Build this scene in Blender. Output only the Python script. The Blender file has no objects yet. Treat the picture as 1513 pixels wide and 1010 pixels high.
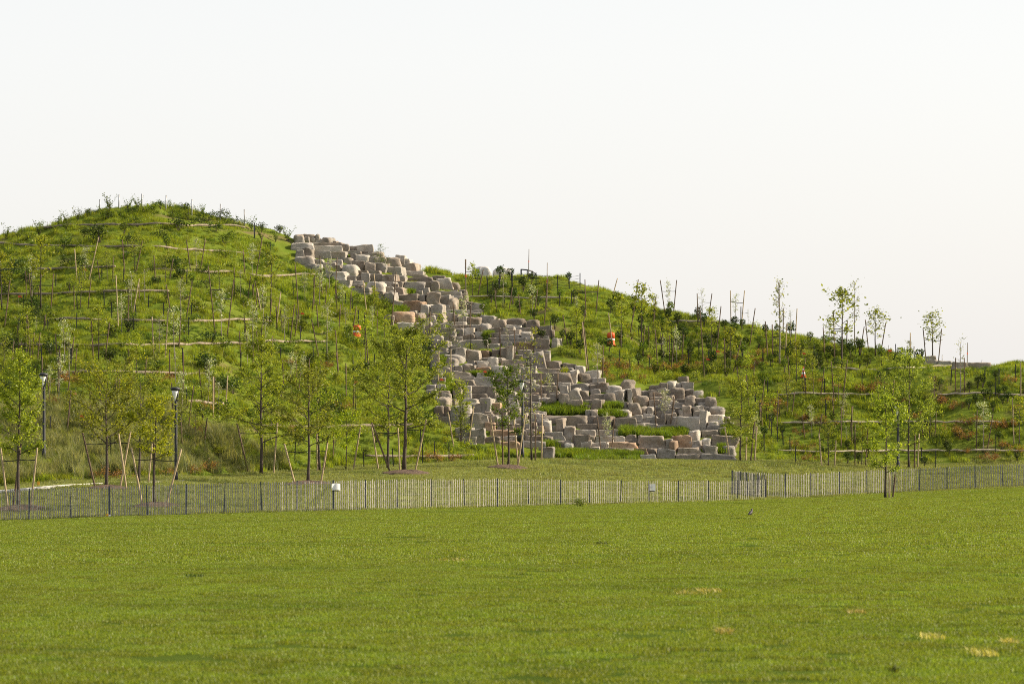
import bpy, math, random
import numpy as np
from mathutils import Vector, noise as mnoise
R=math.radians
rng=np.random.default_rng(7); random.seed(7)
S=bpy.context.scene; COL=S.collection
# ------------------------------------------------------------------ camera model
F=5000.0; CX=756.5; HY=695.0; CH=1.7
def world(px,py,Y): return Vector(((px-CX)/F*Y, Y, CH+(HY-py)/F*Y))
def pix(p): return (CX+F*p[0]/p[1], HY-F*(p[2]-CH)/p[1])
# ------------------------------------------------------------------ helpers
def obj(name,me,parent=None,mat=None,loc=None,rot=None,scale=None):
    o=bpy.data.objects.new(name,me); COL.objects.link(o)
    if parent: o.parent=parent
    if mat is not None and me is not None and len(me.materials)==0: me.materials.append(mat)
    if loc is not None: o.location=loc
    if rot is not None: o.rotation_euler=rot
    if scale is not None: o.scale=scale
    return o
def tag(o,label=None,cat=None,group=None,kind=None):
    if label: o['label']=label
    if cat: o['category']=cat
    if group: o['group']=group
    if kind: o['kind']=kind
    return o
def mesh_np(name,V,Fc,smooth=False,attr=None):
    """V (n,3); Fc (m,k) constant-k face array"""
    V=np.asarray(V,dtype=np.float32); Fc=np.asarray(Fc,dtype=np.int32)
    me=bpy.data.meshes.new(name); n=len(V); m,k=Fc.shape
    me.vertices.add(n); me.vertices.foreach_set('co',V.ravel())
    me.loops.add(m*k); me.loops.foreach_set('vertex_index',Fc.ravel())
    me.polygons.add(m); me.polygons.foreach_set('loop_start',np.arange(0,m*k,k,dtype=np.int32))
    me.polygons.foreach_set('loop_total',np.full(m,k,dtype=np.int32))
    if smooth: me.polygons.foreach_set('use_smooth',np.ones(m,dtype=bool))
    if attr is not None:
        a=me.attributes.new('tone','FLOAT','POINT'); a.data.foreach_set('value',np.asarray(attr,dtype=np.float32))
    me.update(); me.validate(); return me
class MB:
    def __init__(s): s.v=[]; s.f=[]
    def add(s,V,Fc):
        b=len(s.v); s.v.extend([tuple(p) for p in V]); s.f.extend([tuple(b+i for i in f) for f in Fc])
    def box(s,c,d,rz=0,rx=0,ry=0):
        from mathutils import Euler
        M=Euler((rx,ry,rz)).to_matrix()
        P=[Vector(c)+M@Vector((sx*d[0]/2,sy*d[1]/2,sz*d[2]/2)) for sx in(-1,1) for sy in(-1,1) for sz in(-1,1)]
        s.add(P,[(0,1,3,2),(4,6,7,5),(0,4,5,1),(2,3,7,6),(0,2,6,4),(1,5,7,3)])
    def tube(s,pts,rad,n=6,cap=True):
        pts=[Vector(p) for p in pts]; b=len(s.v)
        for i,p in enumerate(pts):
            t=(pts[min(i+1,len(pts)-1)]-pts[max(i-1,0)]).normalized()
            a=t.cross(Vector((0.13,0.2,1)) if abs(t.z)<.9 else Vector((1,.1,0))).normalized(); c=t.cross(a)
            for k in range(n):
                th=2*math.pi*k/n; s.v.append(tuple(p+rad[i]*(math.cos(th)*a+math.sin(th)*c)))
        for i in range(len(pts)-1):
            for k in range(n):
                k2=(k+1)%n; s.f.append((b+i*n+k,b+i*n+k2,b+(i+1)*n+k2,b+(i+1)*n+k))
        if cap:
            s.f.append(tuple(b+k for k in range(n))[::-1]); e=b+(len(pts)-1)*n; s.f.append(tuple(e+k for k in range(n)))
    def lathe(s,prof,c=(0,0,0),n=16):
        b=len(s.v)
        for r,z in prof:
            for k in range(n):
                th=2*math.pi*k/n; s.v.append((c[0]+r*math.cos(th),c[1]+r*math.sin(th),c[2]+z))
        for i in range(len(prof)-1):
            for k in range(n):
                k2=(k+1)%n; s.f.append((b+i*n+k,b+i*n+k2,b+(i+1)*n+k2,b+(i+1)*n+k))
        s.f.append(tuple(b+k for k in range(n))[::-1]); e=b+(len(prof)-1)*n; s.f.append(tuple(e+k for k in range(n)))
    def mesh(s,name,smooth=False):
        me=bpy.data.meshes.new(name); me.from_pydata(s.v,[],s.f); me.update()
        if smooth:
            for p in me.polygons: p.use_smooth=True
        return me
# ------------------------------------------------------------------ value noise
_L=rng.random((256,256))
def vn(x,y,s=1.0,seed=0):
    x=np.asarray(x)/s+seed*17.3; y=np.asarray(y)/s+seed*9.1
    xi=np.floor(x).astype(int); yi=np.floor(y).astype(int); fx=x-xi; fy=y-yi
    fx=fx*fx*(3-2*fx); fy=fy*fy*(3-2*fy); a=lambda i,j:_L[(xi+i)&255,(yi+j)&255]
    return (a(0,0)*(1-fx)+a(1,0)*fx)*(1-fy)+(a(0,1)*(1-fx)+a(1,1)*fx)*fy
# ------------------------------------------------------------------ materials
def nt(m): return m.node_tree.nodes,m.node_tree.links
def ramp(N,stops):
    r=N.new('ShaderNodeValToRGB'); e=r.color_ramp.elements
    while len(e)<len(stops): e.new(.5)
    for el,(p,c) in zip(e,stops): el.position=p; el.color=(*c,1)
    return r
def noise(N,L,vec,scale,detail=4,rough=.55):
    t=N.new('ShaderNodeTexNoise'); t.inputs['Scale'].default_value=scale; t.inputs['Detail'].default_value=detail; t.inputs['Roughness'].default_value=rough
    if vec is not None: L.new(vec,t.inputs['Vector'])
    return t.outputs['Fac']
def mixc(N,L,a,b,f,bt='MIX'):
    m=N.new('ShaderNodeMix'); m.data_type='RGBA'; m.blend_type=bt
    for i,v in ((6,a),(7,b),(0,f)):
        if isinstance(v,(int,float)): m.inputs[i].default_value=v
        elif isinstance(v,tuple): m.inputs[i].default_value=(*v,1)
        else: L.new(v,m.inputs[i])
    return m.outputs[2]
def rng_node(N,L,src,a,b,c=0.,d=1.):
    m=N.new('ShaderNodeMapRange'); L.new(src,m.inputs[0]); m.inputs[1].default_value=a; m.inputs[2].default_value=b; m.inputs[3].default_value=c; m.inputs[4].default_value=d
    return m.outputs[0]
def plain(name,c,rough=.7,metal=0,var=.25,scale=6,bump=0,spec=.3):
    m=bpy.data.materials.new(name); m.use_nodes=True; N,L=nt(m); b=N['Principled BSDF']
    g=N.new('ShaderNodeNewGeometry'); n=noise(N,L,g.outputs['Position'],scale)
    r=ramp(N,[(.3,tuple(x*(1-var) for x in c)),(.7,tuple(min(1,x*(1+var)) for x in c))]); L.new(n,r.inputs[0])
    L.new(r.outputs[0],b.inputs['Base Color']); b.inputs['Roughness'].default_value=rough; b.inputs['Metallic'].default_value=metal
    b.inputs['Specular IOR Level'].default_value=spec
    if bump:
        bp=N.new('ShaderNodeBump'); bp.inputs['Strength'].default_value=bump; bp.inputs['Distance'].default_value=.05
        L.new(noise(N,L,g.outputs['Position'],scale*4),bp.inputs['Height']); L.new(bp.outputs[0],b.inputs['Normal'])
    return m
def leafmat(name,c1,c2,c3=None,trans=.5,patch=None,pscale=.15,gloss=.015):
    """leaf / blade: c1..c2 by per-leaf tone, optionally patches of c3 in world space"""
    m=bpy.data.materials.new(name); m.use_nodes=True; N,L=nt(m); N.remove(N['Principled BSDF']); out=N['Material Output']
    at=N.new('ShaderNodeAttribute'); at.attribute_name='tone'; oi=N.new('ShaderNodeObjectInfo')
    g=N.new('ShaderNodeNewGeometry')
    r=ramp(N,[(0,c1),(1,c2)]); L.new(at.outputs['Fac'],r.inputs[0]); col=r.outputs[0]
    if c3 is not None:
        p=noise(N,L,g.outputs['Position'],pscale,5,.6); col=mixc(N,L,col,c3,rng_node(N,L,p,patch[0],patch[1]))
    hs=N.new('ShaderNodeHueSaturation'); L.new(col,hs.inputs['Color']); L.new(rng_node(N,L,oi.outputs['Random'],0,1,.78,1.22),hs.inputs['Value'])
    L.new(rng_node(N,L,oi.outputs['Random'],0,1,.485,.515),hs.inputs['Hue']); col=hs.outputs[0]
    d=N.new('ShaderNodeBsdfDiffuse'); t=N.new('ShaderNodeBsdfTranslucent'); L.new(col,d.inputs[0])
    yc=mixc(N,L,col,(1.0,.95,.35),1.0,'MULTIPLY'); br=N.new('ShaderNodeHueSaturation'); br.inputs['Value'].default_value=1.55; L.new(yc,br.inputs['Color']); L.new(br.outputs[0],t.inputs[0])
    mx=N.new('ShaderNodeMixShader'); mx.inputs[0].default_value=trans; L.new(d.outputs[0],mx.inputs[1]); L.new(t.outputs[0],mx.inputs[2])
    gl=N.new('ShaderNodeBsdfGlossy'); gl.inputs['Roughness'].default_value=.45; gl.inputs[0].default_value=(.9,.9,.8,1)
    m2=N.new('ShaderNodeMixShader'); m2.inputs[0].default_value=gloss; L.new(mx.outputs[0],m2.inputs[1]); L.new(gl.outputs[0],m2.inputs[2]); L.new(m2.outputs[0],out.inputs[0])
    return m
def groundmat(name,stops,scale,bump=.4,fine=30):
    m=bpy.data.materials.new(name); m.use_nodes=True; N,L=nt(m); b=N['Principled BSDF']; g=N.new('ShaderNodeNewGeometry')
    n1=noise(N,L,g.outputs['Position'],scale,8,.65); r=ramp(N,stops); L.new(n1,r.inputs[0])
    n2=noise(N,L,g.outputs['Position'],fine,5,.7); c=mixc(N,L,r.outputs[0],(.03,.04,.01),rng_node(N,L,n2,.45,.75,0,.5)); L.new(c,b.inputs['Base Color'])
    b.inputs['Roughness'].default_value=1; b.inputs['Specular IOR Level'].default_value=0
    bp=N.new('ShaderNodeBump'); bp.inputs['Strength'].default_value=bump; bp.inputs['Distance'].default_value=.1; L.new(n2,bp.inputs['Height']); L.new(bp.outputs[0],b.inputs['Normal'])
    return m
def rockmat(name,base,stain,dark):
    m=bpy.data.materials.new(name); m.use_nodes=True; N,L=nt(m); b=N['Principled BSDF']
    tc=N.new('ShaderNodeTexCoord'); oi=N.new('ShaderNodeObjectInfo'); mp=N.new('ShaderNodeVectorMath'); mp.operation='ADD'
    L.new(tc.outputs['Object'],mp.inputs[0]); L.new(oi.outputs['Location'],mp.inputs[1]); P=mp.outputs[0]
    n1=noise(N,L,P,1.3,7,.65); r=ramp(N,[(.33,tuple(x*.68 for x in base)),(.52,base),(.72,tuple(min(1,x*1.3) for x in base))]); L.new(n1,r.inputs[0])
    n2=noise(N,L,P,.9,5,.6); c=mixc(N,L,r.outputs[0],stain,rng_node(N,L,n2,.52,.68,0,.75))
    n3=noise(N,L,P,3.2,8,.75); c=mixc(N,L,c,dark,rng_node(N,L,n3,.54,.68,0,.7))
    n4=noise(N,L,P,14,4,.7); c=mixc(N,L,c,(.62,.6,.55),rng_node(N,L,n4,.6,.75,0,.5))
    hs=N.new('ShaderNodeHueSaturation'); L.new(c,hs.inputs['Color']); L.new(rng_node(N,L,oi.outputs['Random'],0,1,.72,1.22),hs.inputs['Value']); L.new(hs.outputs[0],b.inputs['Base Color'])
    b.inputs['Roughness'].default_value=.9; b.inputs['Specular IOR Level'].default_value=.2
    bp=N.new('ShaderNodeBump'); bp.inputs['Strength'].default_value=1; bp.inputs['Distance'].default_value=.09
    vs=N.new('ShaderNodeVectorMath'); vs.operation='MULTIPLY'; vs.inputs[1].default_value=(1,1,3.2); L.new(P,vs.inputs[0]); n5=noise(N,L,vs.outputs[0],3.5,9,.78); L.new(n5,bp.inputs['Height']); L.new(bp.outputs[0],b.inputs['Normal'])
    return m
M={}
M['lawnground']=groundmat('lawn_soil',[(.3,(.045,.075,.012)),(.7,(.085,.12,.02))],.2)
M['turfground']=groundmat('turf_soil',[(.3,(.09,.11,.03)),(.7,(.15,.16,.05))],.4)
M['hillground']=groundmat('hill_soil',[(.36,(.10,.145,.018)),(.56,(.145,.18,.026)),(.70,(.18,.135,.075))],.35)
M['lawn']=leafmat('lawn_blade',(.086,.129,.010),(.208,.25,.034),(.072,.11,.011),.45,(.52,.85),.16,gloss=.02)
M['lawnfar']=leafmat('lawn_blade_far',(.100,.143,.012),(.213,.252,.040),(.085,.125,.013),.45,(.52,.85),.12,gloss=.02)
M['turf']=leafmat('turf_blade',(.14,.165,.05),(.28,.295,.12),(.11,.14,.04),.4,(.5,.75),.3)
M['hillgrass']=leafmat('hill_blade',(.14,.19,.019),(.265,.30,.038),(.052,.092,.014),.5,(.51,.62),.55)
M['meadow']=leafmat('meadow_blade',(.10,.125,.045),(.34,.33,.18),(.08,.10,.035),.45,(.5,.62),1.1)
M['pocket']=leafmat('pocket_blade',(.065,.11,.012),(.18,.24,.028),None,.5)
M['dry']=leafmat('dry_blade',(.28,.26,.08),(.46,.38,.14),None,.3)
M['leafA']=leafmat('leaf_bright',(.11,.15,.014),(.30,.335,.045),None,.5)
M['leafB']=leafmat('leaf_mid',(.095,.13,.02),(.28,.305,.06),None,.5)
M['leafD']=leafmat('leaf_dark',(.018,.036,.010),(.060,.088,.020),None,.35)
M['leafS']=leafmat('leaf_silver',(.15,.19,.10),(.50,.52,.38),None,.35)
M['leafR']=leafmat('leaf_red',(.13,.068,.030),(.27,.15,.065),None,.45)
M['leafY']=leafmat('leaf_yellow',(.15,.20,.012),(.33,.36,.03),None,.5)
M['bark']=plain('bark',(.075,.058,.045),.9,bump=.5,scale=12)
M['barkpale']=plain('bark_pale',(.22,.19,.15),.9,bump=.3,scale=14)
M['stake']=plain('stake_wood',(.11,.075,.048),.85,var=.4,scale=3)
M['stakepale']=plain('stake_wood_pale',(.36,.28,.17),.85,var=.3,scale=3)
M['strap']=plain('strap_rubber',(.02,.02,.018),.7)
M['black']=plain('black_paint',(.012,.012,.013),.45,spec=.5)
M['lamppost']=plain('lamp_post_paint',(.010,.011,.014),.6,spec=.6,var=.1)
M['white']=plain('white_acrylic',(.78,.78,.76),.35,var=.04,spec=.5)
m=bpy.data.materials.new('plastic_sheet'); m.use_nodes=True; N,L=nt(m); t=N.new('ShaderNodeBsdfTranslucent'); t.inputs[0].default_value=(.85,.87,.9,1); x=N.new('ShaderNodeMixShader'); x.inputs[0].default_value=.6
N['Principled BSDF'].inputs['Base Color'].default_value=(.85,.86,.88,1); L.new(N['Principled BSDF'].outputs[0],x.inputs[1]); L.new(t.outputs[0],x.inputs[2]); L.new(x.outputs[0],N['Material Output'].inputs[0]); M['sheet']=m
M['galv']=plain('galvanised_pole',(.36,.36,.37),.5,metal=.2,var=.15)
M['slat']=plain('weathered_slat',(.30,.285,.245),.9,var=.45,scale=9)
M['slatdark']=plain('weathered_slat_grey',(.20,.19,.18),.9,var=.5,scale=9)
M['fpost']=plain('fence_post_steel',(.055,.065,.09),.55,metal=.3)
M['orange']=plain('drum_orange',(.62,.095,.025),.45,var=.08)
M['flagy']=plain('flag_yellow',(.75,.38,.03),.6,var=.08)
M['reflect']=plain('reflective_band',(.75,.75,.75),.4,var=.05)
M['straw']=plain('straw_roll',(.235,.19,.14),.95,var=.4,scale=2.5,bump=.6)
M['strawpale']=plain('straw_roll_pale',(.40,.34,.26),.95,var=.35,scale=2.5,bump=.6)  # same straw for the right-hand rolls, colour lifted to offset their shade
M['mulch']=plain('bark_mulch',(.12,.08,.055),.95,var=.5,scale=12,bump=1)
M['concrete']=plain('kerb_concrete',(.62,.60,.56),.8,var=.08)
M['path']=plain('path_asphalt',(.30,.29,.27),.85,var=.1)
M['feather']=plain('feather_dark',(.035,.03,.03),.6)
M['g']=rockmat('granite_grey',(.335,.305,.265),(.29,.215,.145),(.085,.072,.06))
M['b']=rockmat('granite_brown',(.275,.235,.19),(.24,.17,.115),(.065,.053,.044))
M['o']=rockmat('granite_rust',(.35,.25,.17),(.37,.19,.09),(.10,.066,.045))
M['w']=rockmat('granite_pale',(.42,.385,.33),(.37,.30,.22),(.15,.125,.10))
# ------------------------------------------------------------------ terrain
T=np.array([ # x, Yf,yf, Yc,yc, Yft,yft, Yr
(-500,136,775,150,735,160,724,232),(0,136,769.5,152,727,158,721,240),(100,136,766,153,717,160,711,241),(260,136,761,158,710.5,164,706,242),
(387,136,757.5,168,706,174,702,242),(500,137,754.5,175,695,181,692,240),(600,139,752.5,178,690,184,687,238),(740,146,749,184,681,189,679,236),
(860,156,746,186,680,191,678,233),(1060,168,741,188,681,193,679,228),(1200,176,736,190,687,195,685,224),(1320,180,728.5,192,693,197,690,220),
(1513,181,720,193,691,198,686,216),(2000,181,714,193,688,198,684,212)],dtype=float)
SK=np.array([(-500,430),(0,350),(35,342),(70,336),(110,323),(150,311),(180,306),(230,304),(262,305),(300,314),(330,323),(400,338),(435,352),(500,366),(560,383),
(600,393),(640,402),(700,412),(760,409),(800,409),(830,411),(860,420),(920,438),(960,455),(1030,470),(1100,482),(1160,494),(1220,507),(1280,517),(1330,526),(1380,536),(1450,543),(1513,536),(2000,545)],dtype=float)
LX=np.arange(-500,2001,4.0); LYs=np.arange(0,400.01,.25)
Ti=[np.interp(LX,T[:,0],T[:,k]) for k in range(1,8)]
ker=np.ones(15)/15; pad=lambda a:np.convolve(np.pad(a,7,mode='edge'),ker,'valid')
Ti=[pad(a) for a in Ti]; Yf,yf,Yc,yc,Yt,yt,Yr=Ti
ker=np.ones(5)/5; sky=np.convolve(np.pad(np.interp(LX,SK[:,0],SK[:,1]),2,mode='edge'),ker,'valid')
zz=lambda y,Y: CH+(HY-y)/F*Y
Z=np.zeros((len(LX),len(LYs)))
bx=np.interp(LX,[-500,940,1060,2000],[0,0,1,1])             # bench (service track) only on the right slope
by=np.interp(LX,[900,1000,1100,1200,1350,1513,2000],[572,568,561,555,549,546,545])
for i,x in enumerate(LX):
    zf=zz(yf[i],Yf[i]); zc=zz(yc[i],Yc[i]); zt=zz(yt[i],Yt[i]); zr=zz(sky[i],Yr[i])
    P=[(0,0),(30,0),(Yf[i],zf),(Yf[i]+.45*(Yc[i]-Yf[i]),zf+.40*(zc-zf)),(Yc[i],zc),(Yt[i],zt)]
    if bx[i]>0:
        Yb=Yt[i]+.42*(Yr[i]-Yt[i]); zl=zt+.42*(zr-zt); zb=zz(by[i],Yb)*bx[i]+zl*(1-bx[i]); 
        P+=[(Yb,zb),(Yb+3.2,zb+.15*bx[i]+(1-bx[i])*3.2*(zr-zt)/(Yr[i]-Yt[i]))]
    else:
        Yb=Yt[i]+.42*(Yr[i]-Yt[i]); P+=[(Yb,zt+.44*(zr-zt))]
    P+=[(Yr[i],zr),(Yr[i]+8,zr-1.2),(Yr[i]+60,max(zr*.3,1)),(400,-.6)]
    P=np.array(P); Z[i]=np.interp(LYs,P[:,0],P[:,1])
def blurY(Z,n):
    c=np.cumsum(np.pad(Z,((0,0),(n//2+1,n//2)),mode='edge'),axis=1); return (c[:,n:]-c[:,:-n])/n
def blurX(Z,n): return blurY(Z.T,n).T
Zs=blurX(blurY(blurY(Z,9),7),5)
WX=(LX[:,None]-CX)/F*LYs[None,:]; WY=np.broadcast_to(LYs,WX.shape)
hill=np.clip((LYs[None,:]-Yt[:,None])/6,0,1)
turf=np.clip((LYs[None,:]-Yf[:,None])/6,0,1)
Zs=Zs+hill*((vn(WX,WY,5.5,1)-.5)*.55+(vn(WX,WY,1.9,2)-.5)*.42+(vn(WX,WY,.9,3)-.5)*.22)+turf*((vn(WX,WY,4,4)-.5)*.12)
# correct the skyline
for it in range(3):
    ang=(Zs-CH)/np.maximum(LYs[None,:],1); a=ang[:,600:1080].max(axis=1); want=(HY-sky)/F
    fac=np.where(a>0.005,want/a,1); fac=np.convolve(np.pad(fac,3,mode='edge'),np.ones(7)/7,'valid')
    w=np.clip((LYs[None,:]-Yt[:,None])/np.maximum(Yr-Yt,1)[:,None],0,1); Zs=np.where(Zs>CH,CH+(Zs-CH)*(1+(fac[:,None]-1)*w),Zs)
Zg=Zs
def zat(px,Y):
    fx=np.clip((np.asarray(px)-LX[0])/4,0,len(LX)-1.001); fy=np.clip(np.asarray(Y)/.25,0,len(LYs)-1.001)
    i=np.floor(fx).astype(int); j=np.floor(fy).astype(int); a=fx-i; b=fy-j
    return (Zg[i,j]*(1-a)+Zg[i+1,j]*a)*(1-b)+(Zg[i,j+1]*(1-a)+Zg[i+1,j+1]*a)*b
def zxy(x,y): return zat(CX+F*np.asarray(x)/np.maximum(y,.1),y)
def hit(px,py,Ymin=25):
    fx=min(max((px-LX[0])/4,0),len(LX)-1.001); i=int(fx); a=fx-i; col=Zg[i]*(1-a)+Zg[i+1]*a
    ray=CH+(HY-py)/F*LYs; j0=int(Ymin/.25); d=col-ray; idx=np.nonzero(d[j0:1080]>=0)[0]
    if len(idx)==0:
        ang=(col[j0:1080]-CH)/LYs[j0:1080]; j=j0+int(ang.argmax()); return Vector(((px-CX)/F*LYs[j],LYs[j],col[j]))
    j=j0+int(idx[0]); t=d[j-1]/(d[j-1]-d[j]) if j>j0 else 0; Y=LYs[j-1]+.25*t
    return Vector(((px-CX)/F*Y,Y,float(zat(px,Y))))
def grid_mesh(name,xs,rows,mat,label):
    """rows: list of arrays Y(x)"""
    Y=np.array(rows); X=(xs[None,:]-CX)/F*Y; Zm=zat(np.broadcast_to(xs,Y.shape),Y)
    V=np.stack([X,Y,Zm],-1).reshape(-1,3); r,c=Y.shape
    a=(np.arange(r-1)[:,None]*c+np.arange(c-1)[None,:]).ravel(); Fc=np.stack([a,a+1,a+c+1,a+c],1)
    o=obj(name,mesh_np(name,V,Fc,True),mat=mat); tag(o,label,None,None,'structure'); return o
xs=np.concatenate([np.arange(-3500,-500,60.),np.arange(-500,2001,6.0),np.arange(2056,5100,60.)]); yfx=np.interp(xs,LX,Yf); ytx=np.interp(xs,LX,Yt); yrx=np.interp(xs,LX,Yr)
t=np.linspace(0,1,90)**1.6
grid_mesh('lawn',xs,[2+(yfx-2)*k for k in t],M['lawnground'],'mown green lawn filling the foreground')
grid_mesh('turf_bank',xs,[yfx+(ytx-yfx)*k for k in np.linspace(0,1,70)],M['turfground'],'pale green turf bank behind the slat fence')
rows=[ytx+(yrx+6-ytx)*k for k in np.linspace(0,1,210)]+[yrx+6+k for k in (3,8,16,30,50,80,120)]
grid_mesh('hillside',xs,rows,M['hillground'],'steep grassy planted hillside')
# far ground below everything
g=MB(); 
for k in range(0,1): g.add([(-4000,-500,-1.2),(4000,-500,-1.2),(4000,6000,-1.2),(-4000,6000,-1.2)],[(0,1,2,3)])
tag(obj('ground',g.mesh('ground'),mat=M['turfground']),'flat grassy ground beyond the hill',None,None,'structure')

LABELS=[]  # (object, description, px, py) labelled by landmark at the end
def later(o,desc,px,py): LABELS.append((o,desc,px,py))
# ------------------------------------------------------------------ stones of the cascade
def rock_mesh(w,h,d,rd,seed,name='stone_block'):
    r=random.Random(seed); n=10
    V=[];idx={};Fc=[]
    def vid(p):
        k=tuple(round(c,4) for c in p)
        if k not in idx: idx[k]=len(V); V.append(p)
        return idx[k]
    ls=[-1,-.955,-.86,-.6,-.3,0,.3,.6,.86,.955,1]
    for ax in range(3):
        for sg in(-1,1):
            for i in range(n):
                for j in range(n):
                    q=[]
                    for (a,b) in((i,j),(i+1,j),(i+1,j+1),(i,j+1)):
                        p=[0,0,0]; p[ax]=sg; p[(ax+1)%3]=ls[a]; p[(ax+2)%3]=ls[b]; q.append(vid(tuple(p)))
                    Fc.append(tuple(q) if sg>0 else tuple(q[::-1]))
    P=np.array(V); k=rd; nm=(np.abs(P)**k).sum(1)**(1/k); P=P/nm[:,None]
    # lop corners and edges with random planes -> split stone
    for c in range(r.randint(3,6)):
        v=np.array([r.choice((-1,1))*r.uniform(.25,1),r.choice((-1,1))*r.uniform(.2,1),r.uniform(-.2,1)]); v/=np.linalg.norm(v)
        mx=(P@v).max(); off=mx*(1-r.uniform(.02,.13)); e=P@v-off; P=P-np.where(e>0,e,0)[:,None]*v
    # taper / skew
    P[:,0]*=1+P[:,2]*r.uniform(-.12,.05); P[:,0]+=P[:,2]*r.uniform(-.06,.06); P[:,2]*=1+P[:,0]*r.uniform(-.10,.10)
    if rd>10 and w>1.15*h and r.random()<.62:      # split bed: two courses with a recessed joint
        zc=r.choice((-.3,0,0,.3)); up=P[:,2]>zc+.1; jt=np.abs(P[:,2]-zc)<=.1
        P[jt,0]*=.95; P[jt,1]*=.86; P[up,1]+=r.uniform(.04,.16); P[up,0]*=r.uniform(.78,.98); P[up,0]+=r.uniform(-.12,.12)
    P=P*np.array([w/2,d/2,h/2]); out=[]
    o3=Vector((r.random()*50,r.random()*50,r.random()*50)); a=.06*min(h,.9)+.02
    for p in P:
        v=Vector(p); dv=mnoise.noise_vector(v*1.6+o3)*a*.85+mnoise.noise_vector(v*4.5+o3)*a*.9; out.append(tuple(v+dv))
    return mesh_np(name,out,Fc,False)
TONE={'g':'grey','b':'brown','o':'rust stained','w':'pale'}
RK={}
RK[(420,320)]='''130 135 370 215 b|300 160 385 215 w|375 155 430 265 w|420 165 500 215 g|490 160 610 270 g r|610 190 665 270 b|430 205 505 255 g|110 215 240 320 g r|230 215 365 265 b|245 250 320 310 g|320 265 450 325 b|450 255 540 325 g|540 275 745 335 b|660 255 775 305 g|775 280 900 325 b|90 320 360 420 g|340 322 700 365 b|290 360 710 425 w|700 335 795 430 g|760 315 910 385 g|890 270 1095 400 w|795 380 960 425 b|950 385 1130 420 g|780 425 965 470 g|965 410 1060 465 b|1060 415 1230 500 b r|370 430 580 515 g|560 430 770 520 w|135 485 370 585 g r|245 525 510 585 w|240 590 400 655 g|350 590 480 690 w r|820 455 905 525 g|905 465 1070 580 w r|720 510 860 580 b|840 540 990 660 b|510 530 720 600 g|720 595 925 720 w r|1000 570 1120 670 b|1120 570 1280 670 g|1230 500 1440 610 b r|1400 480 1515 600 w|480 670 600 760 g|590 680 780 780 w|860 670 1040 720 b|1040 665 1200 710 g|1260 620 1490 720 w|760 730 895 800 g|890 735 960 790 b|955 700 1065 800 g|1065 710 1240 790 b|680 785 820 850 w|820 795 1000 850 g|1030 800 1260 930 w r|880 850 990 895 b|840 890 980 940 g|985 880 1100 950 g|1240 720 1400 840 b|1400 730 1510 840 g|1130 930 1260 1000 b|600 600 700 680 b'''
RK[(560,370)]='''260 65 410 155 w|330 165 490 260 b|310 255 550 300 g|300 300 620 335 b|330 330 660 390 b|640 315 830 350 b|715 335 890 470 w t-12|890 395 1000 475 b r|655 375 750 490 b|545 385 650 460 b|310 390 545 500 g|455 500 545 550 g|545 465 630 545 g|790 485 990 525 b|630 505 1030 565 g|1000 485 1085 540 b r|205 545 490 625 b|90 520 210 625 g|510 550 590 625 g|590 520 750 660 b|750 560 900 670 g|860 585 985 725 b r|985 625 1090 720 b|1090 640 1180 735 b|1170 655 1305 735 g|160 625 305 695 g|305 625 570 740 o|550 665 650 775 g|655 675 810 775 g|800 680 870 730 g|805 735 1090 780 w|1080 740 1315 790 g|1100 775 1280 820 g|160 755 440 900 o r|380 740 480 800 g|470 765 560 880 b r|610 785 820 885 b|815 770 930 860 g|935 790 1000 870 b|1000 815 1100 890 g|1100 820 1270 910 b r|1270 805 1450 900 g|1390 855 1513 950 b|735 885 1080 920 w|590 820 730 895 w t-18|230 890 420 990 w|415 900 560 1000 w|560 880 660 950 w|670 910 815 1005 w|870 920 1140 980 b|1140 920 1210 1005 w|1205 925 1295 1009 w|1270 900 1385 1009 g r|1390 955 1513 1009 b|130 805 240 870 g'''
RK[(580,440)]='''480 430 650 465 b|480 460 620 545 g|830 455 1020 520 b|1030 480 1120 520 b|770 480 870 530 w|810 520 1180 645 w|1180 430 1420 490 b|1165 495 1330 560 b|1340 460 1440 545 w|1180 565 1330 635 g|1350 545 1480 610 g|560 530 720 640 g|450 590 540 650 b|455 655 560 850 g|580 660 700 720 g|790 620 925 770 w|935 650 1105 770 b|1105 655 1230 740 o|1235 640 1330 740 b|1330 610 1430 740 b|1430 600 1510 750 w|650 700 880 800 g r|660 740 810 890 g r|1110 740 1190 790 b|1185 735 1300 850 w|1300 740 1390 790 g|920 780 1040 830 g|1040 780 1175 860 w|860 810 1000 900 g r|770 840 865 915 g|1000 835 1050 900 g|520 840 720 920 w t12|1050 865 1240 920 o|1240 840 1460 990 w r|750 920 1030 1005 b|480 925 640 990 g|1040 925 1220 990 w'''
RK[(720,450)]='''45 180 245 275 b|235 165 490 275 b r|490 190 650 280 b|650 260 805 310 g|640 310 835 390 b|400 285 600 325 g|115 285 210 330 g|40 290 120 340 b|370 330 545 370 w r|435 355 590 430 g|590 335 740 385 g|640 385 765 420 w|150 340 260 400 b|345 405 490 460 g|590 420 800 555 b|825 415 905 515 w|340 465 600 570 o|380 560 560 650 g|560 585 720 790 g t-14|600 565 790 605 g|660 600 780 695 g|330 620 440 660 g|730 695 920 780 b|940 730 1100 795 b|1105 755 1225 850 w|910 780 1070 830 g|190 680 480 750 b|480 685 600 740 b|345 770 610 870 g|610 790 910 845 b|550 845 1050 965 b|1050 810 1125 970 w|1120 845 1275 950 b r|1240 815 1410 920 w|970 975 1270 1009 g|370 870 480 950 g|480 890 550 960 g|240 560 330 660 w'''
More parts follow.
